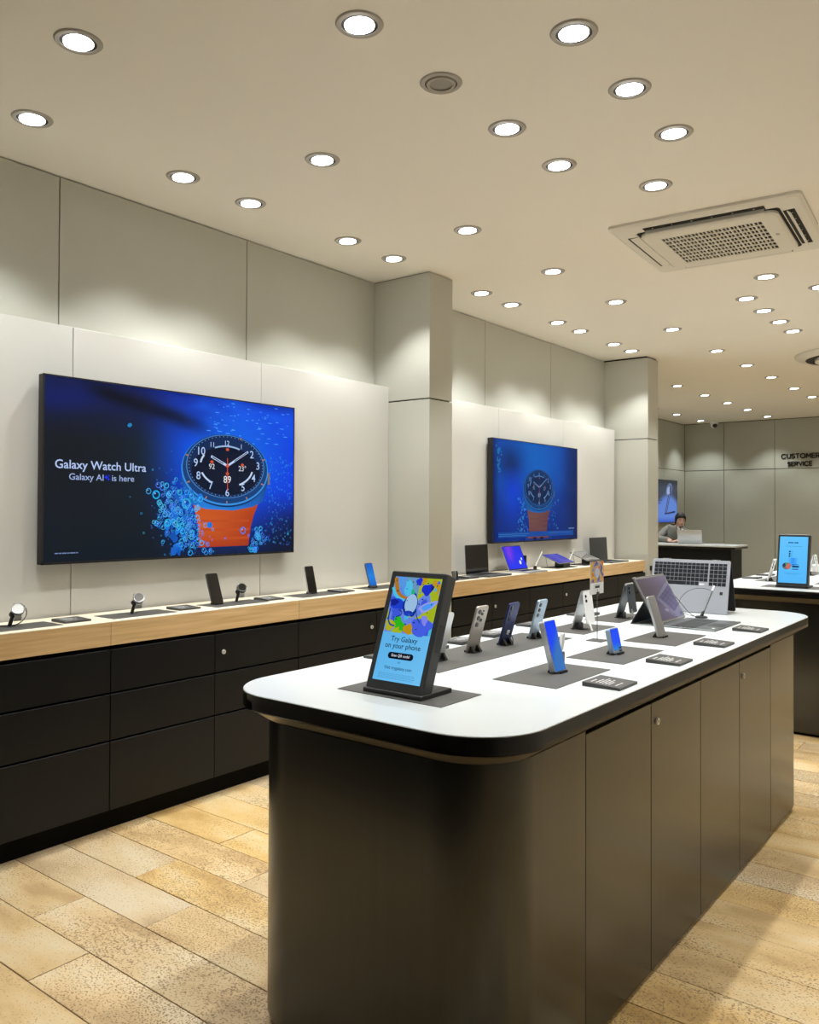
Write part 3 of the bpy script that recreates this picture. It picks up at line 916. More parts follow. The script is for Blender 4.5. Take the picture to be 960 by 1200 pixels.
def wall_word(txt, cx, z, wdt, hgt, par):
    gap = 0.30
    tot = sum(GLYPH[c][0] for c in txt) + gap * (len(txt) - 1)
    k = wdt / tot
    x = cx - wdt / 2
    for c in txt:
        wd, strokes = GLYPH[c]
        mb = MB()
        for st_ in strokes:
            ribbon(mb, st_, 0.0175, k, hgt, x, z)
        mb.build('letter', 'letter', par)
        x += (wd + gap) * k
wall_word('CUSTOMER', 0.0, 0.072, 0.625, 0.076, cs)
wall_word('SERVICE', -0.008, -0.066, 0.395, 0.072, cs)

# ---------------------------------------------------------------- display island
def island_proto():
    t = thing('display_island', 'near display island with white rounded worktop and dark bronze cabinet body', 'display island', (-1.4685, 3.141, 0))
    W, L = 0.993, 3.098
    def ring(ins, z, r=0.20):
        return [(x, y, z) for x, y in rrect(W - 2 * ins, L - 2 * ins, r - ins * 0.6, 14)]
    MB().loft([ring(0.010, 0.945), ring(0.003, 0.950), ring(0.0, 0.9735), ring(0.0015, 0.975)]).build('worktop', 'white', t, True)
    MB().loft([ring(0.002, 0.926), ring(-0.001, 0.929), ring(-0.001, 0.970), ring(0.0012, 0.9735)], cap=False).build('edge_band', 'band', t, True)
    MB().loft([ring(0.060, 0.889), ring(0.052, 0.894), ring(0.012, 0.924), ring(0.001, 0.926)], cap=False).build('edge_lip', 'lip', t, True)
    # body: rounded end shells and doors around a black core
    ins = 0.057
    hw, hl = W / 2 - ins, L / 2 - ins
    rb, th = 0.19, 0.02
    yd0, yd1 = 2.128 - 3.141, 4.035 - 3.141
    MB().loft([[(x, y, z) for x, y in rrect(2 * hw - 0.056, 2 * hl - 0.056, rb - 0.028, 10)] for z in (0.0, 0.889)]).build('core', 'plinth', t)
    def shell(sgn, yend, name):
        def path(off):
            h = hw - off; l = hl - off; r = rb - off
            pts = [(h, yend)]
            for cx, a0, a1 in ((h - r, 0, PI / 2), (-h + r, PI / 2, PI)):
                for i in range(15):
                    a = a0 + (a1 - a0) * i / 14
                    pts.append((cx + r * math.cos(a), (l - r + r * math.sin(a)) * sgn))
            pts.append((-h, yend))
            return pts
        rings = []
        for z, o in ((0.018, 0.012), (0.024, 0.004), (0.034, 0.0), (0.888, 0.0)):
            outl = path(o) + list(reversed(path(th)))
            rings.append([(x, y, z) for x, y in outl])
        if sgn > 0:
            pass
        m_ = MB(); m_.loft(rings)
        return m_.build(name, 'island', t, True)
    shell(-1, yd0 - 0.002, 'end_panel')
    shell(1, yd1 + 0.002, 'end_panel')
    ds = [2.128, 2.603, 3.079, 3.558, 4.035]
    for side in (1, -1):
        for k in range(4):
            a, b = ds[k] - 3.141, ds[k + 1] - 3.141
            x = side * hw
            d = MB().bbox(min(x, x - side * th), max(x, x - side * th), a + 0.002, b - 0.002, 0.018, 0.880, 0.0015).build('door', 'island', t)
            if k in (1, 3):
                yl = a + 0.050 if side > 0 else b - 0.05
                MB().cyl((x - side * 0.001, yl, 0.813), (x + side * 0.006, yl, 0.813), 0.0125, 0.0115, 16).build('lock', 'steel', d, True)
                MB().box(min(x + side * 0.0055, x + side * 0.007), max(x + side * 0.0055, x + side * 0.007), yl - 0.0015, yl + 0.0015, 0.808, 0.818).build('keyhole', 'acdark', d)
    return t
isl = island_proto()
OFF2 = 4.37
isl2 = copy_tree(isl)
isl2.location.y += OFF2
tag(isl2, 'far display island with white worktop, standing behind the near island', 'display island')
ZI = 0.975

# ---------------------------------------------------------------- mats and price tags
def rubber_mat(x0, x1, y0, y1, z, label, group):
    o = MB().bbox(-(x1 - x0) / 2, (x1 - x0) / 2, -(y1 - y0) / 2, (y1 - y0) / 2, 0.0, 0.002, 0.0006).build('display_mat', 'mat')
    o.location = ((x0 + x1) / 2, (y0 + y1) / 2, z)
    tag(o, label, 'mat', group)
    return o
def price_tag_proto():
    t = thing('price_tag', 'x', 'price tag')
    b = MB()
    # wedge: slopes up away from its reader (reader at +x)
    b.add([(-0.06, -0.065, 0), (0.06, -0.065, 0), (0.06, 0.065, 0), (-0.06, 0.065, 0), (-0.06, -0.065, 0.013), (0.06, -0.065, 0.008), (0.06, 0.065, 0.008), (-0.06, 0.065, 0.013)],
          [(0, 3, 2, 1), (4, 5, 6, 7), (0, 1, 5, 4), (1, 2, 6, 5), (2, 3, 7, 6), (3, 0, 4, 7)])
    b.build('body', 'card', t)
    p = Pic(lambda u, v, d: (0.06 - v, u - 0.065, 0.0083 + d + 0.005 * v / 0.12))
    for v, L in ((0.098, (0.04,)), (0.082, (0.012, 0.02, 0.016)), (0.072, (0.02, 0.015, 0.02, 0.01)), (0.062, (0.012, 0.022, 0.02)), (0.052, (0.02, 0.03, 0.012)), (0.042, (0.018, 0.02)), (0.020, (0.03, 0.02))):
        x = 0.02
        for q in L:
            p.rect(x, x + q, v, v + 0.0048, (200, 200, 198), lay=False); x += q + 0.004
    p.build('print', 'print', t)
    return t
pt_proto = price_tag_proto()
pt_used = [False]
def price_tag(x, y, z, rot, label, group):
    if pt_used[0]:
        t = copy_tree(pt_proto)
    else:
        t = pt_proto; pt_used[0] = True
    t.location = (x, y, z); t.rotation_euler = (0, 0, rot)
    tag(t, label, 'price tag', group)
    return t

G_M = 'dark mats on the near island'
rubber_mat(-1.665, -1.290, 1.800, 2.000, ZI, 'dark mat under the large tablet sign at the near end of the island', G_M)
rubber_mat(-1.810, -1.570, 2.180, 3.120, ZI, 'long dark mat under the row of four leaning phones', G_M)
rubber_mat(-1.382, -1.160, 2.203, 2.583, ZI, 'dark mat under the tall phone with a bright blue display', G_M)
rubber_mat(-1.382, -1.163, 2.697, 3.065, ZI, 'dark mat under the small square flip phone', G_M)
rubber_mat(-1.380, -1.163, 3.190, 3.553, ZI, 'dark mat under the grey-glass phone in front of the tablet', G_M)
rubber_mat(-1.780, -1.578, 3.245, 3.565, ZI, 'dark mat under the silver foldable phone', G_M)
rubber_mat(-1.795, -1.615, 3.690, 4.060, ZI, 'dark mat under the graphite foldable phone', G_M)
for y, lb in ((2.360, 'nearest charcoal price tag on the right edge of the near island'), (2.853, 'charcoal price tag on the island edge beside the flip phone'), (3.337, 'charcoal price tag on the island edge beside the grey-glass phone'), (3.838, 'farthest charcoal price tag on the island edge, beside the tablet keyboard')):
    price_tag(-1.062, y, ZI, 0, lb, 'price tags along the right edge of the near island')
for y, lb in ((2.30, 'charcoal price tag behind the large tablet sign'), (2.53, 'charcoal price tag left of the silver phone'), (2.75, 'charcoal price tag between the titanium and navy phones'), (2.985, 'charcoal price tag behind the pale blue phone'), (3.36, 'charcoal price tag behind the silver foldable phone'), (3.86, 'charcoal price tag behind the graphite foldable phone')):
    price_tag(-1.882, y, ZI, PI, lb, 'price tags along the left edge of the near island')

# ---------------------------------------------------------------- phones
def phone(label, loc, rotz, body='silver', lean=16, w_=0.076, h_=0.172, th=0.009, screen='glass', lenses='triple', group=None, pic=None, stand=True):
    """stands on z=0, screen towards local -y, top leans to +y"""
    t = thing('smartphone', label, 'phone', loc, rotz, group)
    R = Matrix.Translation((0, 0, 0.006)) @ Matrix.Rotation(-math.radians(lean), 4, 'X')
    MB().slab(w_, h_, th, 0.010, 0.0012, R).build('body', body, t, True)
    if pic:
        mp = lambda u, v, d: R @ Vector((u - w_ / 2, -0.0006 - d, v))
        p = Pic(mp); pic(p, w_, h_); p.build('display', 'screen', t)
    else:
        MB().slab(w_ - 0.004, h_ - 0.004, 0.0012, 0.008, 0.0003, R @ Matrix.Translation((0, -0.0008, 0.002))).build('display', screen, t, True)
    if lenses:
        spots = {'triple': [(0.020, 0.020, 0.0085), (0.020, 0.042, 0.0085), (0.020, 0.064, 0.0085)],
                 'quad': [(0.020, 0.020, 0.0090), (0.020, 0.044, 0.0090), (0.020, 0.070, 0.0090), (0.040, 0.030, 0.0055), (0.040, 0.054, 0.0065), (0.044, 0.018, 0.003)],
                 'pair': [(0.020, 0.020, 0.0085), (0.020, 0.042, 0.0085)]}[lenses]
        for dx, dz, r in spots:
            x, z = w_ / 2 - dx, h_ - dz          # on the back, seen from behind on the left
            l_ = MB().cyl(R @ Vector((x, th - 0.0005, z)), R @ Vector((x, th + 0.0028, z)), r, r * 0.94, 18).build('camera_ring', 'greyplastic', t, True)
            MB().cyl(R @ Vector((x, th + 0.0022, z)), R @ Vector((x, th + 0.0032, z)), r * 0.70, r * 0.70, 16).build('camera_glass', 'lens', l_, True)
    if stand:
        s = MB()
        s.box(-w_ * 0.30, w_ * 0.30, -0.012, 0.036, 0.0022, 0.0046)
        s.box(-w_ * 0.32, w_ * 0.32, -0.012, -0.008, 0.0022, 0.010)
        for k in (-1, 1):
            s.add([(k * 0.021 - 0.007, 0.010, 0.004), (k * 0.021 + 0.007, 0.010, 0.004), (k * 0.021 + 0.007, 0.034, 0.004), (k * 0.021 - 0.007, 0.034, 0.004), (k * 0.021 - 0.006, 0.016, 0.026), (k * 0.021 + 0.006, 0.016, 0.026), (k * 0.021 + 0.006, 0.020, 0.026), (k * 0.021 - 0.006, 0.020, 0.026)],
                  [(0, 3, 2, 1), (4, 5, 6, 7), (0, 1, 5, 4), (1, 2, 6, 5), (2, 3, 7, 6), (3, 0, 4, 7)])
        s.build('stand', 'bezel', t)
    return t
G_P = 'phones on the long mat of the near island'
HL = -PI / 2
phone('silver smartphone seen from behind, partly hidden by the tablet sign', (-1.712, 2.355, ZI), HL, 'silver', 16, lenses='triple', group=G_P)
phone('titanium grey smartphone with many camera lenses, leaning on a small stand', (-1.712, 2.577, ZI), HL, 'titan', 16, h_=0.178, lenses='quad', group=G_P)
nv = phone('navy blue smartphone seen from behind on the long mat', (-1.708, 2.797, ZI), HL, 'navy', 17, h_=0.172, lenses='triple', group=G_P)
Rn = Matrix.Translation((0, 0, 0.006)) @ Matrix.Rotation(-math.radians(17), 4, 'X')
MB().slab(0.018, 0.018, 0.004, 0.004, 0.0008, Rn @ Matrix.Translation((0.0, 0.009, 0.042))).build('security_pad', 'whiteplastic', nv, True)
MB().tube(bez((0, 0.014, 0.05), (0, 0.05, 0.05), (0, 0.05, 0.02), (0, 0.045, 0.004)), 0.0015).build('cable', 'bezel', nv, True)
phone('pale blue smartphone seen from behind at the far end of the long mat', (-1.700, 3.017, ZI), HL, 'skyblue', 16, h_=0.165, lenses='triple', group=G_P)

def pic_blue(p, w_, h_):
    def f(u, v):
        a = sstep(0.35, 0.75, v / h_ + 0.5 * (0.5 - u / w_))
        c = lerp((48, 110, 185), (0, 62, 245), a)
        return c
    p.grid(0.003, w_ - 0.003, 0.003, h_ - 0.003, 10, 22, f)
pc = phone('tall thick phone with bright blue display facing the right aisle', (-1.262, 2.428, ZI), PI / 2, 'silver', 15, w_=0.077, h_=0.168, th=0.020, lenses=None, pic=pic_blue, group='phones on the right side of the near island')
s = MB(); s.bbox(0.034, 0.056, 0.014, 0.034, 0.0025, 0.062, 0.002); s.build('security_block', 'graphite', pc)
MB().slab(0.016, 0.06, 0.012, 0.0075, 0.002, Matrix.Translation((0.056, 0.024, 0.062)) @ Matrix.Rotation(0.28, 4, 'Y')).build('security_tab', 'whiteplastic', pc, True)
def pic_flip(p, w_, h_):
    def f(u, v):
        c = lerp((20, 150, 200), (0, 72, 245), sstep(0.0, 0.5, v / h_))
        return c
    p.grid(0.005, w_ - 0.005, 0.012, h_ - 0.004, 8, 10, f)
    p.rect(w_ * 0.62, w_ * 0.95, 0.004, 0.020, (14, 18, 30)); p.ell(w_ * 0.70, 0.012, 0.005, 0.005, (90, 110, 140), 12, lay=False); p.ell(w_ * 0.86, 0.012, 0.005, 0.005, (90, 110, 140), 12)
phone('small square folded flip phone with a blue cover display', (-1.262, 2.878, ZI), PI / 2, 'skyblue', 12, w_=0.078, h_=0.092, th=0.018, lenses=None, pic=pic_flip, group='phones on the right side of the near island')
phone('grey-glass phone with its display off, in front of the tablet', (-1.285, 3.378, ZI), PI / 2, 'silver', 17, w_=0.078, h_=0.172, th=0.010, screen='dimglass', lenses=None, group='phones on the right side of the near island')

def fold_phone(label, loc, rotz, body, flap, leg):
    """rear half leans like the other phones, front half hangs from the shared top edge"""
    t = thing('foldable_phone', label, 'phone', loc, rotz, 'foldable phones on the near island')
    R = Matrix.Translation((0, 0, 0.006)) @ Matrix.Rotation(-math.radians(16), 4, 'X')
    MB().slab(0.082, 0.172, 0.007, 0.008, 0.001, R).build('rear_half', body, t, True)
    MB().slab(0.074, 0.164, 0.001, 0.006, 0.0003, R @ Matrix.Translation((0, -0.0008, 0.004))).build('display', 'glass', t, True)
    top = R @ Vector((0, 0.007, 0.172))
    Fm = Matrix.Translation(top) @ Matrix.Rotation(math.radians(8), 4, 'X') @ Matrix.Translation((0, 0, -0.140))
    MB().slab(0.082, 0.140, 0.006, 0.008, 0.001, Fm).build('front_half', flap, t, True)
    MB().cyl(top + Vector((-0.040, 0, 0)), top + Vector((0.040, 0, 0)), 0.0055, None, 12).build('hinge', 'silver', t, True)
    for dz in (0.020, 0.040):
        a = Fm @ Vector((0.024, 0.006, 0.140 - dz)); b = Fm @ Vector((0.024, 0.0085, 0.140 - dz))
        MB().cyl(a, b, 0.007, 0.0065, 14).build('camera_lens', 'lens', t, True)
    a = Fm @ Vector((0.022, 0.003, 0.02))
    MB().add([a + Vector((-0.007, 0, 0)), a + Vector((0.007, 0, 0)), a + Vector((0.007, 0.003, 0)), a + Vector((-0.007, 0.003, 0)),
              Vector((a.x - 0.007, a.y + 0.018, 0.002)), Vector((a.x + 0.007, a.y + 0.018, 0.002)), Vector((a.x + 0.007, a.y + 0.021, 0.002)), Vector((a.x - 0.007, a.y + 0.021, 0.002))],
             [(0, 1, 2, 3), (4, 7, 6, 5), (0, 4, 5, 1), (1, 5, 6, 2), (2, 6, 7, 3), (3, 7, 4, 0)]).build('prop_leg', leg, t)
    s = MB(); s.box(-0.022, 0.022, -0.012, 0.05, 0.0022, 0.005); s.box(-0.02, 0.02, 0.012, 0.03, 0.005, 0.03); s.build('stand', 'bezel', t)
    return t
fold_phone('silver foldable phone half opened on a stand, right of the pale blue phone', (-1.690, 3.385, ZI), HL, 'silver', 'whiteplastic', 'whiteplastic')
fold_phone('graphite foldable phone half opened on a stand, left of the tablet', (-1.698, 3.875, ZI), HL, 'graphite', 'graphite', 'silver')

# ---------------------------------------------------------------- tablet signs
def tablet_sign(label, loc, picfn, w_=0.207, h_=0.355, lean=20.5, name='tablet_sign'):
    """portrait display facing local -y"""
    t = thing(name, label, 'digital sign', loc)
    MB().bbox(-w_ / 2 - 0.003, w_ / 2 + 0.003, -0.006, 0.140, 0.0, 0.013, 0.0015).build('base', 'bezel', t)
    R = Matrix.Translation((0, 0.0, 0.010)) @ Matrix.Rotation(-math.radians(lean), 4, 'X')
    MB().slab(w_, h_, 0.045, 0.006, 0.003, R).build('housing', 'greyplastic', t, True)
    MB().box(-0.03, 0.03, 0.05, 0.12, 0.010, 0.14).build('rear_support', 'bezel', t)
    p = Pic(lambda u, v, d: R @ Vector((u - w_ / 2, -0.0006 - d, v)))
    picfn(p, w_, h_)
    p.build('display', 'screen', t)
    v = MB()
    for k in range(16):
        v.box(w_ / 2 - 0.0005, w_ / 2 + 0.0004, 0.010, 0.036, 0.13 + k * 0.005, 0.132 + k * 0.005, R)
    v.build('side_vents', 'acdark', t)
    return t
def pic_galaxy(p, w_, h_):
    u0, u1, v0, v1 = 0.020, 0.192, 0.028, h_ - 0.018
    vm = v0 + (v1 - v0) * 0.455
    p.rect(u0, u1, v0, v1, [(96, 182, 235), (110, 190, 240), (88, 172, 228), (84, 166, 224)])
    W = u1 - u0; H = v1 - vm
    E = lambda a, b: (u0 + a * W, vm + b * H)
    rng = random.Random(5)
    def art(u, v):
        a, b = (u - u0) / W, (v - vm) / H
        n1 = noise.noise(Vector((a * 2.6 + 3, b * 2.6, 1.0))); n2 = noise.noise(Vector((a * 3.4, b * 3.4 + 5, 7.0)))
        c = (158, 176, 26)
        if n1 > 0.06: c = (98, 128, 222)
        if n1 > 0.30: c = (58, 84, 210)
        if n1 < -0.40: c = (184, 144, 22)
        if n2 > 0.30: c = (70, 178, 214)
        if b > 0.62 and a < 0.55: c = lerp(c, (86, 140, 226), 0.8)
        return c
    p.grid(u0, u1, vm, v1, 44, 50, art)
    def blob(a, b, ru, rv, col, rot=0.0):
        q = []
        for i in range(22):
            th = 2 * PI * i / 22
            k = 1 + 0.13 * math.sin(3 * th + a * 9) + 0.07 * math.sin(5 * th + b * 13)
            x, y = ru * k * math.cos(th), rv * k * math.sin(th)
            q.append(E(a + x * math.cos(rot) - y * math.sin(rot), b + x * math.sin(rot) + y * math.cos(rot)))
        p.poly(q, col)
    def curve(pts, wd, col):
        pts = bez(*[Vector((a, b, 0)) for a, b in pts], n=16)
        for q0, q1 in zip(pts[:-1], pts[1:]):
            p.line(E(q0.x, q0.y), E(q1.x, q1.y), wd, col, lay=False)
        p.layer()
    curve(((0.02, 0.98), (0.10, 0.70), (0.16, 0.62), (0.36, 0.60)), 0.014, (170, 112, 20))
    curve(((0.0, 0.80), (0.08, 0.62), (0.2, 0.58), (0.36, 0.56)), 0.010, (70, 190, 225))
    blob(0.34, 0.80, 0.09, 0.15, (78, 186, 226), 0.2)
    blob(0.54, 0.93, 0.065, 0.07, (24, 52, 205))
    blob(0.74, 0.80, 0.12, 0.10, (22, 44, 196), 0.3)
    blob(0.84, 0.84, 0.03, 0.06, (16, 22, 120))
    blob(0.20, 0.50, 0.20, 0.09, (26, 60, 200), -0.15)
    blob(0.10, 0.53, 0.09, 0.06, (14, 30, 140))
    blob(0.82, 0.50, 0.19, 0.075, (146, 152, 226), 0.45)
    blob(0.82, 0.50, 0.13, 0.045, (70, 150, 240), 0.45)
    blob(0.88, 0.92, 0.06, 0.05, (190, 140, 30)); blob(0.95, 0.93, 0.03, 0.03, (60, 96, 210)); blob(0.91, 0.80, 0.03, 0.03, (70, 170, 220))
    blob(0.27, 0.18, 0.10, 0.10, (40, 178, 22)); blob(0.40, 0.10, 0.07, 0.07, (50, 170, 30))
    blob(0.52, 0.08, 0.10, 0.09, (184, 140, 18)); blob(0.12, 0.12, 0.10, 0.10, (168, 170, 24))
    blob(0.78, 0.14, 0.21, 0.16, (66, 92, 222), 0.1); blob(0.82, 0.26, 0.06, 0.09, (126, 130, 230), 0.4)
    curve(((0.06, 0.42), (0.02, 0.16), (0.12, 0.10), (0.22, 0.12)), 0.005, (16, 50, 150))
    curve(((0.24, 0.40), (0.40, 0.36), (0.30, 0.28), (0.16, 0.26)), 0.003, (20, 40, 90))
    curve(((0.60, 0.44), (0.64, 0.26), (0.72, 0.24), (0.74, 0.20)), 0.003, (20, 60, 90))
    # round centre emblem, plain oval in a dark blue ring (no code)
    blob(0.47, 0.50, 0.155, 0.20, (14, 40, 140)); p.ell(*E(0.47, 0.52), 0.128 * W, 0.175 * H, (150, 186, 220), 30)
    p.ell(*E(0.46, 0.35), 0.10 * W, 0.05 * H, (24, 58, 180), 24)
    blob(0.46, 0.735, 0.035, 0.05, (40, 170, 120), 0.6)
    for q in range(26):
        a, b = rng.random(), rng.random()
        p.ell(*E(0.03 + 0.94 * a, 0.03 + 0.94 * b), 0.0016 + 0.0016 * rng.random(), 0.0022, rng.choice([(16, 24, 90), (20, 30, 60), (40, 120, 220)]), 8, lay=False)
    p.layer()
    cu = (u0 + u1) / 2
    k = (vm - v0)
    p.text('Try Galaxy', cu, v0 + 0.82 * k, height=0.0150, col=(10, 24, 52), centre=True, bold=0.008)
    p.text('on your phone', cu, v0 + 0.68 * k, height=0.0150, col=(10, 24, 52), centre=True, bold=0.008)
    q = [(cu + x, v0 + 0.525 * k + y) for x, y in rrect(0.092, 0.019, 0.0095, 6)]
    p.poly(q, (8, 14, 34))
    p.text('Scan QR code!', cu, v0 + 0.505 * k, height=0.0078, col=(235, 240, 248), centre=True)
    p.text('or', cu, v0 + 0.375 * k, height=0.0075, col=(20, 50, 90), centre=True)
    p.text('Visit trygalaxy.com', cu, v0 + 0.245 * k, height=0.0092, col=(14, 36, 72), centre=True, bold=0.006)
    for j in range(4):
        x = cu - 0.066
        while x < cu + 0.062:
            L = rng.uniform(0.004, 0.012)
            p.rect(x, x + L, v0 + (0.05 + 0.032 * j) * k, v0 + (0.062 + 0.032 * j) * k, (74, 150, 205), lay=False); x += L + 0.002
    p.layer()
tablet_sign('large portrait tablet sign with colourful artwork at the near island end', (-1.4765, 1.826, ZI + 0.002), pic_galaxy)

def pic_far(p, w_, h_):
    u0, u1, v0, v1 = 0.012, w_ - 0.012, 0.022, h_ - 0.016
    p.rect(u0, u1, v0, v1, [(84, 184, 250), (84, 184, 250), (100, 196, 255), (100, 196, 255)])
    W, H = u1 - u0, v1 - v0
    E = lambda a, b: (u0 + a * W, v0 + b * H)
    def bar(a0, a1, b, hgt, col):
        p.poly([E(a0, b), E(a1, b), E(a1, b + hgt), E(a0, b + hgt)], col)
    for a0, a1 in ((0.30, 0.36), (0.37, 0.42), (0.43, 0.48), (0.52, 0.57), (0.58, 0.66)):
        bar(a0, a1, 0.855, 0.028, (24, 84, 150))
    bar(0.20, 0.80, 0.785, 0.010, (60, 150, 215))
    for k in range(3):
        bar(0.34, 0.40, 0.66 - k * 0.05, 0.032, (16, 40, 90)); bar(0.42, 0.47, 0.668 - k * 0.05, 0.014, (50, 130, 200))
    p.grid(E(0.34, 0)[0], E(0.66, 0)[0], E(0, 0.36)[1], E(0, 0.54)[1], 6, 6, lambda u, v: lerp((50, 150, 240), (96, 190, 252), abs((u - u0) / W - 0.5) * 5))
    p.ell(*E(0.28, 0.36), 0.16 * W, 0.075 * H, (96, 110, 120), 20); p.ell(*E(0.34, 0.36), 0.10 * W, 0.070 * H, (196, 110, 96), 18); p.ell(*E(0.20, 0.38), 0.06 * W, 0.04 * H, (40, 60, 90), 12)
    p.ell(*E(0.27, 0.40), 0.04 * W, 0.03 * H, (70, 150, 120), 10)
    bar(0.48, 0.72, 0.335, 0.035, (18, 36, 80)); bar(0.48, 0.70, 0.39, 0.012, (40, 110, 180)); bar(0.48, 0.70, 0.285, 0.020, (36, 90, 160))
    bar(0.18, 0.78, 0.205, 0.008, (60, 150, 220)); bar(0.26, 0.66, 0.18, 0.008, (60, 150, 220))
tablet_sign('portrait tablet sign with plain sky-blue display on the far island', (-1.433, 6.175, ZI + 0.002), pic_far, 0.207, 0.365, 12)

# ---------------------------------------------------------------- small card on a rod
rs = thing('rod_card_holder', 'small yellow and blue promotional card on a thin rod stand', 'card holder', (-1.465, 3.133, ZI))
MB().bbox(-0.034, 0.034, -0.034, 0.034, 0.0, 0.003, 0.0008).build('base', 'card', rs)
MB().cyl((0, 0, 0.003), (0, 0, 0.21), 0.0016, None, 8).build('rod', 'graphite', rs, True)
MB().bbox(-0.006, 0.006, -0.008, 0.008, 0.186, 0.198, 0.001).build('clip', 'bezel', rs)
cardb = MB().box(-0.0008, 0.0008, -0.065, 0.058, 0.190, 0.322).build('card', 'whiteplastic', rs)
def card_print(sgn):
    p = Pic(lambda u, v, d: (sgn * (0.0009 + d), (u - 0.065) if sgn > 0 else (0.058 - u), 0.190 + v))
    rng = random.Random(11)
    def f(u, v):
        n1 = noise.noise(Vector((u * 45, v * 45, 2.0)))
        c = (214, 170, 40)
        if n1 > 0.08: c = (120, 128, 190)
        if n1 > 0.32: c = (60, 66, 150)
        if n1 < -0.30: c = (206, 96, 40)
        return c
    p.grid(0.0, 0.123, 0.046, 0.132, 22, 18, f)
    p.ell(0.062, 0.086, 0.020, 0.022, (176, 186, 205), 18)
    p.rect(0.042, 0.084, 0.024, 0.033, (40, 42, 40)); p.rect(0.034, 0.090, 0.036, 0.038, (150, 150, 150))
    p.build('card_print', 'print', cardb)
card_print(1); card_print(-1)

# ---------------------------------------------------------------- tablet with keyboard cover
tk = thing('tablet_computer', 'open tablet computer with kickstand and flat grey keyboard cover on the island', 'tablet', (-1.43, 3.878, ZI), PI / 2)
# local: x along world y, local -y -> world +x
R = Matrix.Translation((0, 0.0, 0.006)) @ Matrix.Rotation(-math.radians(28.5), 4, 'X')
MB().slab(0.375, 0.240, 0.007, 0.010, 0.0012, R).build('body', 'graphite', tk, True)
MB().slab(0.371, 0.236, 0.001, 0.008, 0.0002, R @ Matrix.Translation((0, -0.0008, 0.002))).build('screen_border', 'dimglass', tk, True)
p = Pic(lambda u, v, d: R @ Vector((u - 0.1875, -0.0010 - d, v)))
p.grid(0.012, 0.363, 0.012, 0.228, 14, 10, lambda u, v: lerp((66, 60, 74), (104, 98, 128), u / 0.375 + 0.2 * math.sin(v * 30)))  # violet glow painted in place of the reflection on the screen glass
p.build('display', 'sheen_screen', tk)
for x in (-0.175, -0.02, 0.06):
    MB().slab(0.022, 0.004, 0.008, 0.0015, 0.0004, R @ Matrix.Translation((x, -0.0005, 0.2375))).build('edge_button', 'silver', tk)
K = R @ Vector((0, 0.008, 0.12))
kick = MB()
kick.add([(-0.18, K.y, K.z), (0.18, K.y, K.z), (0.18, K.y + 0.004, K.z), (-0.18, K.y + 0.004, K.z), (-0.18, K.y + 0.064, 0.001), (0.18, K.y + 0.064, 0.001), (0.18, K.y + 0.068, 0.001), (-0.18, K.y + 0.068, 0.001)],
         [(0, 1, 2, 3), (4, 7, 6, 5), (0, 4, 5, 1), (1, 5, 6, 2), (2, 6, 7, 3), (3, 7, 4, 0)])
kick.build('kickstand', 'bezel', tk)
MB().bbox(-0.185, 0.185, -0.262, -0.008, 0.0, 0.006, 0.0015).build('keyboard_cover', 'graphite', tk)
kb = MB()
for r_ in range(5):
    for c_ in range(13):
        x0 = -0.165 + c_ * 0.0252; y0 = -0.055 - r_ * 0.0225
        kb.box(x0, x0 + 0.022, y0 - 0.019, y0, 0.006, 0.0074)
ko = kb.build('keys', 'greyplastic', tk); ko['kind'] = 'stuff'
MB().box(-0.055, 0.055, -0.255, -0.180, 0.006, 0.0066).build('touchpad', 'greyplastic', tk)
MB().cyl((-0.13, -0.235, 0.006), (-0.13, -0.235, 0.0075), 0.008, None, 14).build('sticker', 'whiteplastic', tk)

# pen on its own holder
ps = thing('stylus_holder', 'grey stylus with white tip standing in a black cable holder beside the laptop', 'stylus', (-1.378, 4.135, ZI))
MB().lathe([(0.030, 0.0), (0.030, 0.006), (0.022, 0.010)], 22).build('base', 'bezel', ps, True)
MB().cyl((0, 0, 0.006), (0.006, 0.012, 0.030), 0.008, 0.007, 12).build('socket', 'bezel', ps, True)
MB().cyl((0.005, 0.010, 0.022), (0.026, 0.085, 0.130), 0.0052, 0.0052, 12).build('pen', 'graphite', ps, True)
MB().cyl((0.0255, 0.084, 0.128), (0.031, 0.102, 0.152), 0.0056, 0.0046, 12).build('tip', 'whiteplastic', ps, True)
MB().tube(bez((-0.02, -0.01, 0.006), (-0.20, 0.0, 0.005), (-0.10, 0.05, 0.19), (0.026, 0.085, 0.128), 26), 0.0012).build('cable', 'bezel', ps, True)
MB().tube(bez((-0.02, -0.006, 0.005), (-0.06, -0.005, 0.004), (-0.09, 0.0, 0.06), (-0.125, -0.02, 0.10), 20), 0.0016).build('security_cable', 'bezel', ps, True)

# ---------------------------------------------------------------- laptop in tent position
lt = thing('convertible_laptop', 'silver convertible laptop standing in tent position with keyboard facing outward', 'laptop', (-1.515, 4.314, ZI + 0.003), math.radians(2.0))
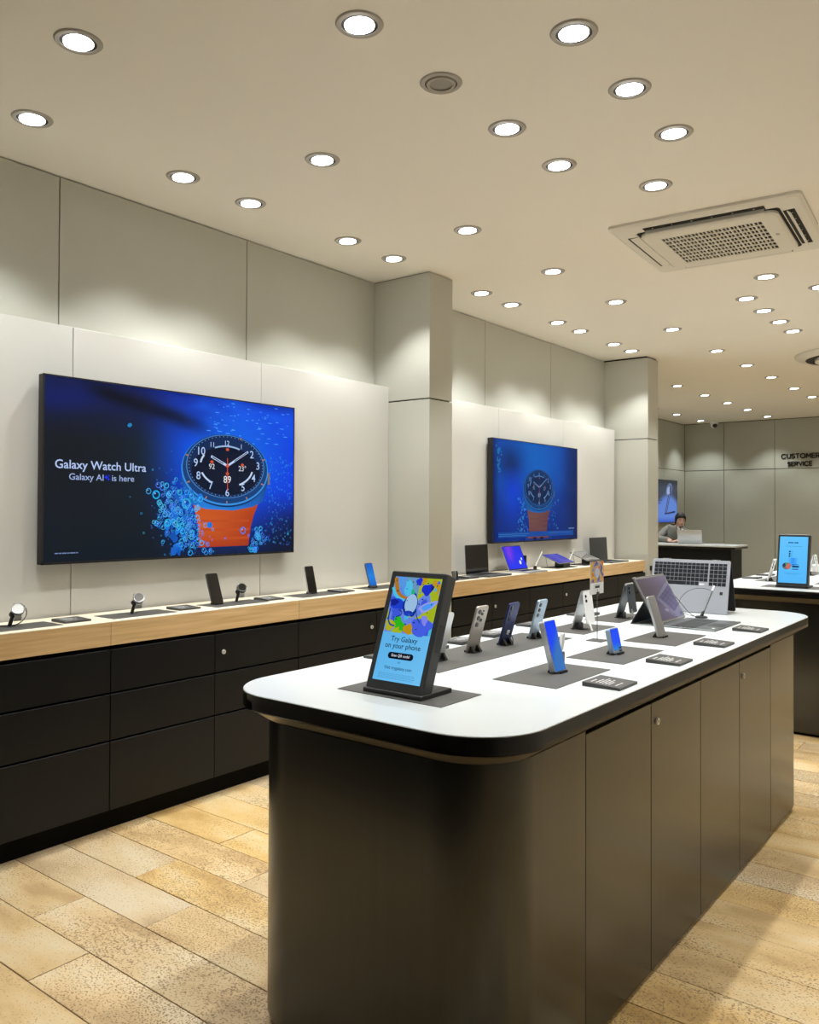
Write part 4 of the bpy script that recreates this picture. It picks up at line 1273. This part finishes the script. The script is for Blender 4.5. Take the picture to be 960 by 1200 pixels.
# local: -y faces the camera side; keyboard half bottom edge at y=0, hinge at y=+0.078, z=0.268
Rk = Matrix.Rotation(-math.atan2(0.078, 0.268), 4, 'X')
Wl = 0.408
MB().slab(Wl, 0.279, 0.009, 0.010, 0.0015, Rk).build('keyboard_half', 'laptop_grey', lt, True)
Rs = Matrix.Translation((0, 0.168, 0)) @ Matrix.Rotation(math.atan2(0.080, 0.268), 4, 'X')
MB().slab(Wl, 0.279, 0.006, 0.010, 0.0015, Rs).build('screen_half', 'bezel', lt, True)
for x in (-0.13, 0.13):
    MB().cyl(Rk @ Vector((x - 0.02, 0.007, 0.279)), Rk @ Vector((x + 0.02, 0.007, 0.279)), 0.006, None, 12).build('hinge', 'graphite', lt, True)
kb = MB()
zt = 0.262
for r_ in range(6):
    hgt = 0.012 if r_ == 0 else 0.0185
    z1 = zt; zt -= hgt + 0.0028
    ncol = 17
    x = -0.190
    for c_ in range(ncol):
        wd = 0.0198
        if r_ == 5 and c_ == 3:
            wd = 0.0198 * 5 + 0.0022 * 4
        if r_ == 5 and 3 < c_ < 8:
            continue
        if c_ == 13:
            x += 0.006
        if not (r_ == 5 and c_ in (11, 12)):
            kb.box(x, x + wd, -0.0012, 0.0002, z1 - hgt, z1, Rk)
        x += wd + 0.0022
ko = kb.build('keys', 'keys', lt); ko['kind'] = 'stuff'
kw = MB(); kw.box(0.055, 0.078, -0.001, 0.0003, 0.145, 0.153, Rk); kw.box(0.105, 0.128, -0.001, 0.0003, 0.143, 0.152, Rk)
kw.build('pale_keys', 'whiteplastic', lt)
MB().slab(0.125, 0.085, 0.0008, 0.004, 0.0002, Rk @ Matrix.Translation((-0.03, -0.0006, 0.018))).build('touchpad', 'laptop_grey', lt)
MB().slab(0.015, 0.016, 0.0006, 0.001, 0.0001, Rk @ Matrix.Translation((0.168, -0.0006, 0.098))).build('sticker', 'bezel', lt)

# ---------------------------------------------------------------- near wall shelf devices
G_W = 'dark mats on the near wall shelf'
for (y0, y1, lb) in ((1.62, 2.000, 'dark mat under the silver watch nearest the left edge of the near shelf'), (2.255, 2.620, 'dark mat under the middle watch on the near shelf'), (2.870, 3.250, 'dark mat under a black phone and the third watch'), (3.512, 3.915, 'dark mat under the single black phone on the near shelf'), (4.150, 4.52, 'dark mat under the blue-screen phone on the near shelf')):
    rubber_mat(-3.705, -3.530, y0, y1, ZS, lb, G_W)
for y, lb in ((2.090, 'thin dark price tag between the first and second watches'), (2.722, 'thin dark price tag left of the black phone beside the third watch'), (3.325, 'thin dark price tag right of the third watch'), (3.945, 'thin dark price tag between the black phone and the blue phone')):
    price_tag(-3.620, y, ZS, 0, lb, 'price tags on the near wall shelf')
phone('black phone with display off beside the third watch on the wall shelf', (-3.632, 2.960, ZS), PI / 2, 'graphite', 20, h_=0.175, w_=0.080, lenses=None, screen='glass', group='phones on the near wall shelf')
phone('slim black phone standing alone on the near wall shelf', (-3.655, 3.725, ZS), PI / 2, 'silver', 14, h_=0.172, w_=0.078, lenses=None, screen='glass', group='phones on the near wall shelf')
def pic_wall_blue(p, w_, h_):
    p.grid(0.002, w_ - 0.002, 0.012, h_ - 0.004, 8, 16, lambda u, v: lerp((22, 92, 190), (28, 128, 222), 1 - abs(v / h_ - 0.45) * 2))
phone('phone with a plain blue display near the pillar on the wall shelf', (-3.618, 4.268, ZS), PI / 2, 'graphite', 17, h_=0.168, w_=0.074, lenses=None, pic=pic_wall_blue, group='phones on the near wall shelf')

def smartwatch(label, loc, rotz, strap, case, cable=False, dial='glass'):
    t = thing('smartwatch', label, 'watch', loc, rotz, 'watches on the near wall shelf')
    # local -y is the viewing side; x along shelf
    MB().bbox(-0.018, 0.018, -0.018, 0.018, 0.0, 0.004, 0.001).build('stand_foot', 'bezel', t)
    p = MB(); p.cyl((0, 0, 0.002), (0.018, 0, 0.060), 0.0085, 0.0075, 12); p.build('stand_post', 'bezel', t, True)
    c = Vector((0.036, -0.004, 0.076))
    T = Matrix.Translation(c) @ Matrix.Scale(1.22, 4) @ Matrix.Rotation(math.radians(-22), 4, 'Z') @ Matrix.Rotation(math.radians(-32), 4, 'X')
    # strap: closed loop behind the case
    ring = []
    for i in range(28):
        a = 2 * PI * i / 28
        y, z = 0.022 + 0.022 * math.cos(a), 0.030 * math.sin(a)
        wd = 0.0105 + 0.003 * abs(math.cos(a / 2))
        yo, zo = 0.022 + 0.0255 * math.cos(a), 0.0338 * math.sin(a)
        ring.append([(-wd, y, z), (wd, y, z), (wd, yo, zo), (-wd, yo, zo)])
    ring.append(ring[0])
    MB().loft(ring, T, cap=False).build('strap', strap, t, True)
    MB().cyl((0, 0.004, 0), (0, -0.008, 0), 0.0235, 0.0225, 28, T).build('case', case, t, True)
    b = MB(); n_ = 28
    b.loft([[(r * math.cos(2 * PI * i / n_), y, r * math.sin(2 * PI * i / n_)) for i in range(n_)] for r, y in ((0.0225, -0.008), (0.021, -0.0105), (0.0185, -0.0095))], T, cap=False)
    b.build('bezel_ring', case, t, True)
    MB().cyl((0, -0.0075, 0), (0, -0.0090, 0), 0.0190, None, 28, T).build('dial', dial, t, True)
    MB().cyl((0.0225, -0.002, 0.006), (0.026, -0.002, 0.006), 0.0025, None, 10, T).build('button', case, t, True)
    MB().lathe([(0.016, 0.0), (0.016, 0.012)], 16, Matrix.Translation((0.020, 0.012, 0.052)) @ Matrix.Rotation(1.0, 4, 'X')).build('charger_puck', 'bezel', t, True)
    if cable:
        MB().tube(bez((0.055, 0.01, 0.10), (0.10, 0.01, 0.08), (0.09, 0.0, 0.01), (0.01, 0.01, 0.004), 20), 0.002).build('cable', 'bezel', t, True)
        MB().tube(bez((0.0, 0.0, 0.008), (-0.06, 0.0, 0.012), (-0.10, 0.0, 0.010), (-0.16, 0.01, 0.006), 12), 0.003).build('thick_cable', 'bezel', t, True)
    return t
smartwatch('silver-strapped watch on a black stand with looping cable, at the left edge of the shelf', (-3.640, 1.808, ZS), PI / 2, 'strapwhite', 'silver', True, 'whiteplastic')  # white dial colour paints the bright reflection on its glass
smartwatch('watch with grey dial on a black stand, between two price tags under the large screen', (-3.632, 2.418, ZS), PI / 2, 'strapwhite', 'silver', False, 'dimglass')
smartwatch('white-strapped watch with black case on a stand, right of a black phone', (-3.660, 3.112, ZS), PI / 2, 'whiteplastic', 'graphite', False, 'glass')

# ---------------------------------------------------------------- far wall shelf devices
def laptop(label, loc, rotz, body, lid_lean, w_=0.335, h_=0.235, d_=0.225, display='glass', picfn=None, keys=True, lidback=None, opening=0.006):
    """base on the table, screen faces local -y"""
    t = thing('laptop', label, 'laptop', loc, rotz, None)
    MB().bbox(-w_ / 2, w_ / 2, -d_, 0, 0, 0.014, 0.003).build('base', body, t)
    R = Matrix.Translation((0, 0.0, 0.012)) @ Matrix.Rotation(-math.radians(lid_lean), 4, 'X')
    MB().slab(w_, h_, 0.006, 0.008, 0.0012, R).build('lid', lidback or body, t, True)
    if picfn:
        MB().slab(w_ - 0.004, h_ - 0.004, 0.001, 0.006, 0.0002, R @ Matrix.Translation((0, -0.0008, 0.002))).build('screen_border', 'bezel', t)
        p = Pic(lambda u, v, d: R @ Vector((u - w_ / 2, -0.0012 - d, v))); picfn(p, w_, h_); p.build('display', 'screen', t)
    else:
        MB().slab(w_ - 0.004, h_ - 0.004, 0.001, 0.006, 0.0002, R @ Matrix.Translation((0, -0.0008, 0.002))).build('display', display, t)
    if keys:
        kb = MB()
        for r_ in range(5):
            for c_ in range(13):
                x0 = -w_ * 0.45 + c_ * w_ * 0.9 / 13
                kb.box(x0, x0 + w_ * 0.06, -0.035 - r_ * 0.019 - 0.015, -0.035 - r_ * 0.019, 0.014, 0.0152)
        ko = kb.build('keys', 'keys', t); ko['kind'] = 'stuff'
        MB().box(-0.055, 0.055, -d_ + 0.012, -d_ + 0.075, 0.014, 0.0146).build('touchpad', body, t)
    return t
laptop('dark laptop with black screen at the left end of the far shelf', (-3.712, 5.690, ZS), PI / 2, 'graphite', 3, 0.335, 0.235, 0.225)
def pic_lap(p, w_, h_):
    def f(u, v):
        a, b = u / w_, v / h_
        c = lerp((26, 50, 240), (30, 40, 225), b)
        g = math.exp(-((a - 0.28 - 0.1 * (b - .5)) / 0.2) ** 2) * sstep(0.1, 0.7, b)
        return lerp(c, (120, 52, 225), g)
    p.grid(0.008, w_ - 0.008, 0.012, h_ - 0.008, 20, 14, f)
    p.ell(w_ * 0.70, h_ * 0.30, 0.016, 0.020, (230, 240, 255), 14, rot=-0.5); p.ell(w_ * 0.82, h_ * 0.44, 0.011, 0.013, (220, 235, 255), 12, rot=-0.5)
l2 = laptop('silver laptop with vivid blue and violet screen on the far shelf', (-3.660, 6.265, ZS), PI / 2, 'silver', 23, 0.320, 0.225, 0.195, picfn=pic_lap)
MB().bbox(0.150, 0.168, 0.02, 0.05, 0.0, 0.13, 0.002).build('security_arm', 'bezel', l2)
laptop('matt black laptop at the right end of the far shelf', (-3.735, 8.045, ZS), PI / 2, 'graphite', 4, 0.405, 0.240, 0.235, display='greyplastic', lidback='bezel')
def pen_stand(label, loc):
    t = thing('stylus', label, 'stylus', loc, 0, 'white pens on the far wall shelf')
    MB().lathe([(0.016, 0), (0.016, 0.012), (0.010, 0.030)], 14).build('socket', 'bezel', t, True)
    MB().cyl((0, 0, 0.02), (0.03, 0.065, 0.145), 0.006, 0.005, 10).build('pen', 'whiteplastic', t, True)
    MB().cyl((0.03, 0.065, 0.145), (0.033, 0.072, 0.158), 0.005, 0.002, 10).build('tip', 'whiteplastic', t, True)
    return t
pen_stand('white pen standing between the blue-screen laptop and the low tablet', (-3.69, 6.60, ZS))
pen_stand('white pen standing between the two low tablets', (-3.70, 7.26, ZS))
def low_tablet(label, loc, picfn=None):
    t = thing('tablet_computer', label, 'tablet', loc, PI / 2, 'low tablets on the far wall shelf')
    MB().bbox(-0.055, 0.075, -0.075, 0.02, 0.002, 0.055, 0.006).build('stand_block', 'bezel', t)
    MB().bbox(-0.19, 0.19, -0.10, 0.09, 0.0, 0.008, 0.002).build('keyboard_cover', 'bezel', t)
    R = Matrix.Translation((0, -0.085, 0.046)) @ Matrix.Rotation(-math.radians(68), 4, 'X')
    MB().slab(0.300, 0.200, 0.006, 0.010, 0.001, R).build('body', 'graphite', t, True)
    if picfn:
        p = Pic(lambda u, v, d: R @ Vector((u - 0.15, -0.0008 - d, v))); picfn(p, 0.300, 0.200); p.build('display', 'screen', t)
    else:
        MB().slab(0.286, 0.186, 0.001, 0.006, 0.0002, R @ Matrix.Translation((0, -0.0008, 0.007))).build('display', 'dimglass', t, True)
    for x in (-0.10, 0.10):
        MB().tube([R @ Vector((x, 0.005, 0.185)), Vector((x, 0.07, 0.008))], 0.002).build('wire_leg', 'graphite', t)
    return t
def pic_tab(p, w_, h_):
    p.grid(0.006, w_ - 0.006, 0.006, h_ - 0.006, 12, 8, lambda u, v: lerp((92, 88, 190), (60, 62, 176), abs(u / w_ - 0.5) * 2))
low_tablet('tablet lying low on a black block with a violet-blue display', (-3.635, 6.955, ZS), pic_tab)
low_tablet('tablet lying low on a black block with a dark grey display', (-3.640, 7.52, ZS))
# small open flip phone pair at the near pillar
fp = thing('flip_phone', 'small dark flip phone half open at the near pillar end of the far shelf', 'phone', (-3.55, 5.165, ZS), PI / 2)
MB().slab(0.040, 0.070, 0.007, 0.006, 0.001, Matrix.Translation((-0.028, 0, 0.002)) @ Matrix.Rotation(-0.3, 4, 'X')).build('rear_half', 'graphite', fp, True)
MB().slab(0.044, 0.066, 0.007, 0.006, 0.001, Matrix.Translation((0.026, 0.012, 0.002)) @ Matrix.Rotation(-0.2, 4, 'X') @ Matrix.Rotation(0.4, 4, 'Z')).build('front_half', 'bezel', fp, True)
MB().box(-0.055, 0.055, -0.02, 0.04, 0, 0.003).build('stand', 'bezel', fp)
rubber_mat(-3.70, -3.53, 5.02, 5.48, ZS, 'dark mat under the half-open flip phone on the far shelf', 'dark mats on the far wall shelf')
price_tag(-3.60, 5.38, ZS + 0.002, 0, 'thin dark price tag beside the flip phone on the far shelf', 'price tags on the far wall shelf')

# small socket on the far pillar
so = thing('wall_socket', 'small black plug with a short cord on the far pillar', 'plug', (-3.47, 8.76, 0.885), 0)
MB().bbox(0.0, 0.028, -0.022, 0.022, -0.026, 0.026, 0.003).build('plug_body', 'bezel', so)
MB().tube(bez((0.015, 0, -0.026), (0.018, 0, -0.06), (0.01, 0.02, -0.08), (0.004, 0.05, -0.10)), 0.004).build('cord', 'bezel', so, True)

# ---------------------------------------------------------------- far island devices
G2 = 'dark mats on the far island'
rubber_mat(-1.63, -1.22, 6.14, 6.36, ZI, 'dark mat under the tablet sign on the far island', G2)
rubber_mat(-1.80, -1.57, 6.62, 7.28, ZI, 'long dark mat behind the tablet sign on the far island', G2)
rubber_mat(-1.80, -1.57, 7.42, 8.0, ZI, 'farthest dark mat on the left of the far island', G2)
rubber_mat(-1.38, -1.16, 6.60, 7.0, ZI, 'dark mat on the right half of the far island', G2)
price_tag(-1.885, 6.86, ZI, PI, 'price tag on the left edge of the far island, near the laptop', 'price tags on the far island')
price_tag(-1.885, 7.25, ZI, PI, 'price tag farther along the left edge of the far island', 'price tags on the far island')
phone('white phone seen left of the sky-blue tablet sign on the far island', (-1.715, 6.66, ZI), HL, 'whiteplastic', 16, lenses='triple', group='phones on the far island')
phone('silver phone on the far island, mostly hidden by the sky-blue tablet sign', (-1.70, 6.98, ZI), HL, 'silver', 16, lenses='triple', group='phones on the far island')
fold_phone('white foldable phone right of the sky-blue tablet sign on the far island', (-1.62, 7.52, ZI), HL, 'whiteplastic', 'whiteplastic', 'silver')
bx = thing('device_box', 'low white device case with teal side on the far island', 'box', (-1.60, 8.05, ZI), 0.1)
MB().bbox(-0.09, 0.05, -0.08, 0.08, 0, 0.06, 0.003).build('case', 'whiteplastic', bx)
MB().bbox(0.051, 0.12, -0.08, 0.08, 0, 0.07, 0.003).build('side', mat('teal_plastic', (0.03, 0.16, 0.22), 0.4), bx)

# ---------------------------------------------------------------- service desk, laptop, person
dk = thing('service_desk', 'black customer service desk with pale top at the back of the store', 'desk', (-4.62, 12.875, 0))
MB().bbox(-0.93, 0.93, -0.325, 0.325, 0.975, 1.0, 0.003).build('desk_top', 'white', dk)
MB().bbox(-0.932, 0.932, -0.327, 0.327, 0.945, 0.9745, 0.003).build('edge_band', 'band', dk)
MB().bbox(-0.86, 0.86, -0.27, -0.23, 0.06, 0.945, 0.002).build('front_panel', 'black', dk)
for s_ in (-1, 1):
    MB().bbox(min(s_ * 0.82, s_ * 0.86), max(s_ * 0.82, s_ * 0.86), -0.229, 0.26, 0.0, 0.945, 0.002).build('side_panel', 'black', dk)
MB().box(-0.84, 0.84, -0.25, -0.24, 0.0, 0.06).build('plinth', 'plinth', dk)
laptop('silver laptop on the service desk, seen from behind its lid', (-4.46, 12.86, 1.0), math.radians(186), 'silver', 14, 0.37, 0.215, 0.20)
pp = thing('paper_stack', 'loose papers on the right part of the service desk', 'papers', (-4.02, 12.88, 1.0), 0.2)
for k in range(3):
    MB().box(-0.105, 0.105, -0.15, 0.15, 0.001 + k * 0.002, 0.0025 + k * 0.002, Matrix.Rotation(0.12 * k, 4, 'Z')).build('sheet', 'paper', pp)

def skin_mesh(name, pts, edges, radii, material, parent, root=0, sub=2):
    me = bpy.data.meshes.new(name)
    me.from_pydata(pts, edges, [])
    o = bpy.data.objects.new(name, me)
    COL.objects.link(o)
    o.modifiers.new('skin', 'SKIN')
    ss = o.modifiers.new('sub', 'SUBSURF'); ss.levels = sub; ss.render_levels = sub
    if not me.skin_vertices:
        bpy.context.view_layer.objects.active = o
        me.attributes  # noqa
    sv = me.skin_vertices[0].data
    for i, r in enumerate(radii):
        sv[i].radius = r if isinstance(r, tuple) else (r, r)
        sv[i].use_root = (i == root)
    bpy.context.view_layer.update()
    dg = bpy.context.evaluated_depsgraph_get()
    m2 = bpy.data.meshes.new_from_object(o.evaluated_get(dg))
    bpy.data.objects.remove(o)
    m2.materials.clear(); m2.materials.append(M[material])
    m2.polygons.foreach_set('use_smooth', [True] * len(m2.polygons))
    ob = bpy.data.objects.new(name, m2)
    COL.objects.link(ob); ob.parent = parent
    return ob

def person():
    P0 = Vector((-4.93, 13.55, 0))
    t = thing('person', 'seated person in grey knit top with dark tied-back hair, typing at the service desk', 'person', P0)
    # torso leans to +x/-y over the desk; coordinates local to P0
    pel = (-0.04, 0.05, 0.70); waist = (-0.03, 0.02, 0.88); chest = (0.0, -0.05, 1.12); neckb = (0.055, -0.10, 1.25); neck = (0.09, -0.125, 1.295)
    hc = Vector((0.125, -0.145, 1.385))
    shL, shR = (-0.150, -0.01, 1.215), (0.155, -0.11, 1.205)
    elL, elR = (-0.235, -0.22, 1.055), (0.24, -0.27, 1.02)
    wrL, wrR = (0.055, -0.405, 1.045), (0.20, -0.43, 1.045)
    pts = [pel, waist, chest, neckb, neck, tuple(hc + Vector((-0.012, 0.01, -0.05))), tuple(hc), tuple(hc + Vector((0.0, 0.0, 0.055))),
           shL, elL, wrL, shR, elR, wrR]
    rad = [(0.12, 0.09), (0.10, 0.07), (0.10, 0.07), (0.048, 0.045), 0.047, 0.066, 0.088, 0.068, 0.035, 0.034, 0.027, 0.035, 0.034, 0.027]
    edges = [(0, 1), (1, 2), (2, 3), (3, 4), (4, 5), (5, 6), (6, 7), (2, 8), (8, 9), (9, 10), (2, 11), (11, 12), (12, 13)]
    # legs (seated)
    for sx in (-1, 1):
        i = len(pts)
        pts += [(sx * 0.10, -0.02, 0.68), (sx * 0.11, -0.25, 0.65), (sx * 0.11, -0.25, 0.14), (sx * 0.11, -0.33, 0.05)]
        rad += [0.09, 0.065, 0.045, 0.032]
        edges += [(0, i), (i, i + 1), (i + 1, i + 2), (i + 2, i + 3)]
    # hands: palm + five separate fingers
    for wi, sd in ((10, 1), (13, -1)):
        wv = Vector(pts[wi]); d = Vector((0.30 * sd, -0.95, -0.12)).normalized(); sdv = Vector((d.y, -d.x, 0)).normalized() * -sd
        pm = wv + d * 0.055
        ip = len(pts); pts.append(tuple(pm)); rad.append((0.026, 0.014)); edges.append((wi, ip))
        for q, (off, ln) in enumerate(((-0.026, 0.060), (-0.009, 0.070), (0.009, 0.066), (0.025, 0.052))):
            a = pm + d * 0.032 + sdv * off; b = a + d * ln * 0.55 + Vector((0, 0, 0.006)); c = b + d * ln * 0.40 + Vector((0, 0, -0.016))
            k = len(pts)
            pts += [tuple(a), tuple(b), tuple(c)]; rad += [0.0095, 0.0082, 0.0070]; edges += [(ip, k), (k, k + 1), (k + 1, k + 2)]
        a = wv + d * 0.030 - sdv * 0.030; b = a + d * 0.03 - sdv * 0.014; c = b + d * 0.026
        k = len(pts)
        pts += [tuple(a), tuple(b), tuple(c)]; rad += [0.011, 0.0095, 0.008]; edges += [(wi, k), (k, k + 1), (k + 1, k + 2)]
    body = skin_mesh('body', pts, edges, rad, 'skin', t)
    # knit sweater over torso and arms
    mid = lambda a, b, f: tuple(Vector(a).lerp(Vector(b), f))
    cp = [(-0.04, 0.05, 0.70), waist, chest, (0.048, -0.09, 1.225), shL, elL, mid(elL, wrL, 0.93), shR, elR, mid(elR, wrR, 0.93)]
    cr = [(0.19, 0.15), (0.17, 0.13), (0.175, 0.13), (0.085, 0.078), 0.078, 0.060, 0.042, 0.076, 0.060, 0.042]
    ce = [(0, 1), (1, 2), (2, 3), (2, 4), (4, 5), (5, 6), (2, 7), (7, 8), (8, 9)]
    skin_mesh('sweater', cp, ce, cr, 'knit', t)
    tp = [(-0.04, 0.05, 0.70)]; tr = [(0.185, 0.14)]; te = []
    for sx in (-1, 1):
        i = len(tp); tp += [(sx * 0.10, -0.03, 0.68), (sx * 0.11, -0.25, 0.65), (sx * 0.11, -0.25, 0.14)]; tr += [0.105, 0.08, 0.06]; te += [(0, i), (i, i + 1), (i + 1, i + 2)]
    skin_mesh('trousers', tp, te, tr, 'trouser', t)
    # head frame: looks right and down
    H = Matrix.Translation(hc) @ Matrix.Rotation(math.radians(38), 4, 'Z') @ Matrix.Rotation(math.radians(10), 4, 'X')
    # face (local -y is forward): jaw, nose, eyes, mouth, ears
    MB().ellipsoid((0, -0.022, -0.045), (0.062, 0.066, 0.078), 10, 16, H).build('face', 'skin', t, True)
    MB().add([(-0.012, -0.088, -0.045), (0.012, -0.088, -0.045), (0, -0.112, -0.040), (0, -0.086, 0.005), (0, -0.080, -0.052)], [(0, 2, 3), (2, 1, 3), (0, 4, 2), (4, 1, 2), (0, 3, 4), (1, 4, 3)], H).build('nose', 'skin', t, True)
    for sx in (-1, 1):
        MB().ellipsoid((sx * 0.028, -0.080, -0.012), (0.011, 0.006, 0.005), 6, 10, H).build('eye', 'hair', t, True)
        MB().ellipsoid((sx * 0.029, -0.080, 0.008), (0.016, 0.006, 0.003), 6, 10, H).build('eyebrow', 'hair', t, True)
        MB().ellipsoid((sx * 0.074, 0.005, -0.030), (0.010, 0.017, 0.027), 8, 10, H).build('ear', 'skin', t, True)
    MB().ellipsoid((0, -0.083, -0.075), (0.018, 0.006, 0.006), 6, 10, H).build('mouth', 'lip_red', t, True)
    # hair: cap with fringe and a tail down the back of the neck
    hv = MB()
    ring = []
    for k in range(0, 13):
        th = PI * 0.5 * k / 12 * 1.50
        rr = []
        for i in range(24):
            a = 2 * PI * i / 24
            fwd = -math.sin(a)
            lim = 1.0 - 0.52 * sstep(0.0, 0.75, fwd) + 0.07 * sstep(0.3, 0.9, fwd) * math.cos(a)
            tt = th * lim
            wob = 1 + 0.025 * math.sin(11 * a + 2 * tt)
            rr.append((0.087 * wob * math.sin(tt) ** 0.9 * math.cos(a), 0.006 + 0.099 * wob * math.sin(tt) ** 0.9 * math.sin(a), 0.002 + 0.106 * math.cos(tt)))
        ring.append(rr)
    hv.loft(list(reversed(ring)), H, cap=True)
    hv.build('hair', 'hair', t, True)
    skin_mesh('hair_tail', [tuple(H @ Vector(q)) for q in ((-0.01, 0.075, -0.01), (-0.02, 0.085, -0.07), (-0.03, 0.07, -0.14), (-0.02, 0.05, -0.20))], [(0, 1), (1, 2), (2, 3)], [0.05, 0.048, 0.036, 0.015], 'hair', t)
    for sx in (-1, 1):
        skin_mesh('hair_side', [tuple(H @ Vector(q)) for q in ((sx * 0.022, -0.070, 0.072), (sx * 0.060, -0.055, 0.042), (sx * 0.072, -0.025, 0.0), (sx * 0.068, 0.015, -0.045), (sx * 0.055, 0.050, -0.085))], [(0, 1), (1, 2), (2, 3), (3, 4)], [0.016, 0.016, 0.015, 0.022, 0.024], 'hair', t)
    # white collar
    MB().add([tuple(Vector(neckb) + Vector(q)) for q in ((0.020, -0.060, 0.025), (0.065, -0.040, 0.030), (0.075, -0.072, -0.030), (0.048, -0.090, -0.060), (0.028, -0.082, -0.02),
             (0.015, -0.050, 0.025), (0.060, -0.030, 0.030), (0.070, -0.060, -0.030), (0.043, -0.078, -0.060), (0.023, -0.072, -0.02))],
             [(0, 1, 2, 3, 4), (9, 8, 7, 6, 5), (0, 5, 6, 1), (1, 6, 7, 2), (2, 7, 8, 3), (3, 8, 9, 4), (4, 9, 5, 0)]).build('collar', 'shirt', t)
    return t
person()
st = thing('stool', 'plain dark stool under the seated person behind the service desk', 'stool', (-4.96, 13.62, 0))
MB().lathe([(0.17, 0.0), (0.17, 0.015), (0.03, 0.03)], 24).build('foot', 'graphite', st, True)
MB().cyl((0, 0, 0.02), (0, 0, 0.49), 0.025, None, 14).build('post', 'graphite', st, True)
MB().lathe([(0.17, 0.48), (0.19, 0.495), (0.19, 0.515), (0.17, 0.53)], 28).build('seat', 'bezel', st, True)

# parent every beam to the downlight above it
lights = [o for o in COL.objects if o.name.startswith('downlight')]
pos = {(round(o.location.x, 3), round(o.location.y, 3)): o for o in lights}
for o in list(COL.objects):
    if o.type == 'LIGHT':
        par = pos.get((round(o.location.x, 3), round(o.location.y, 3)))
        if par:
            o.parent = par
            o.location = (0, 0, -0.03)
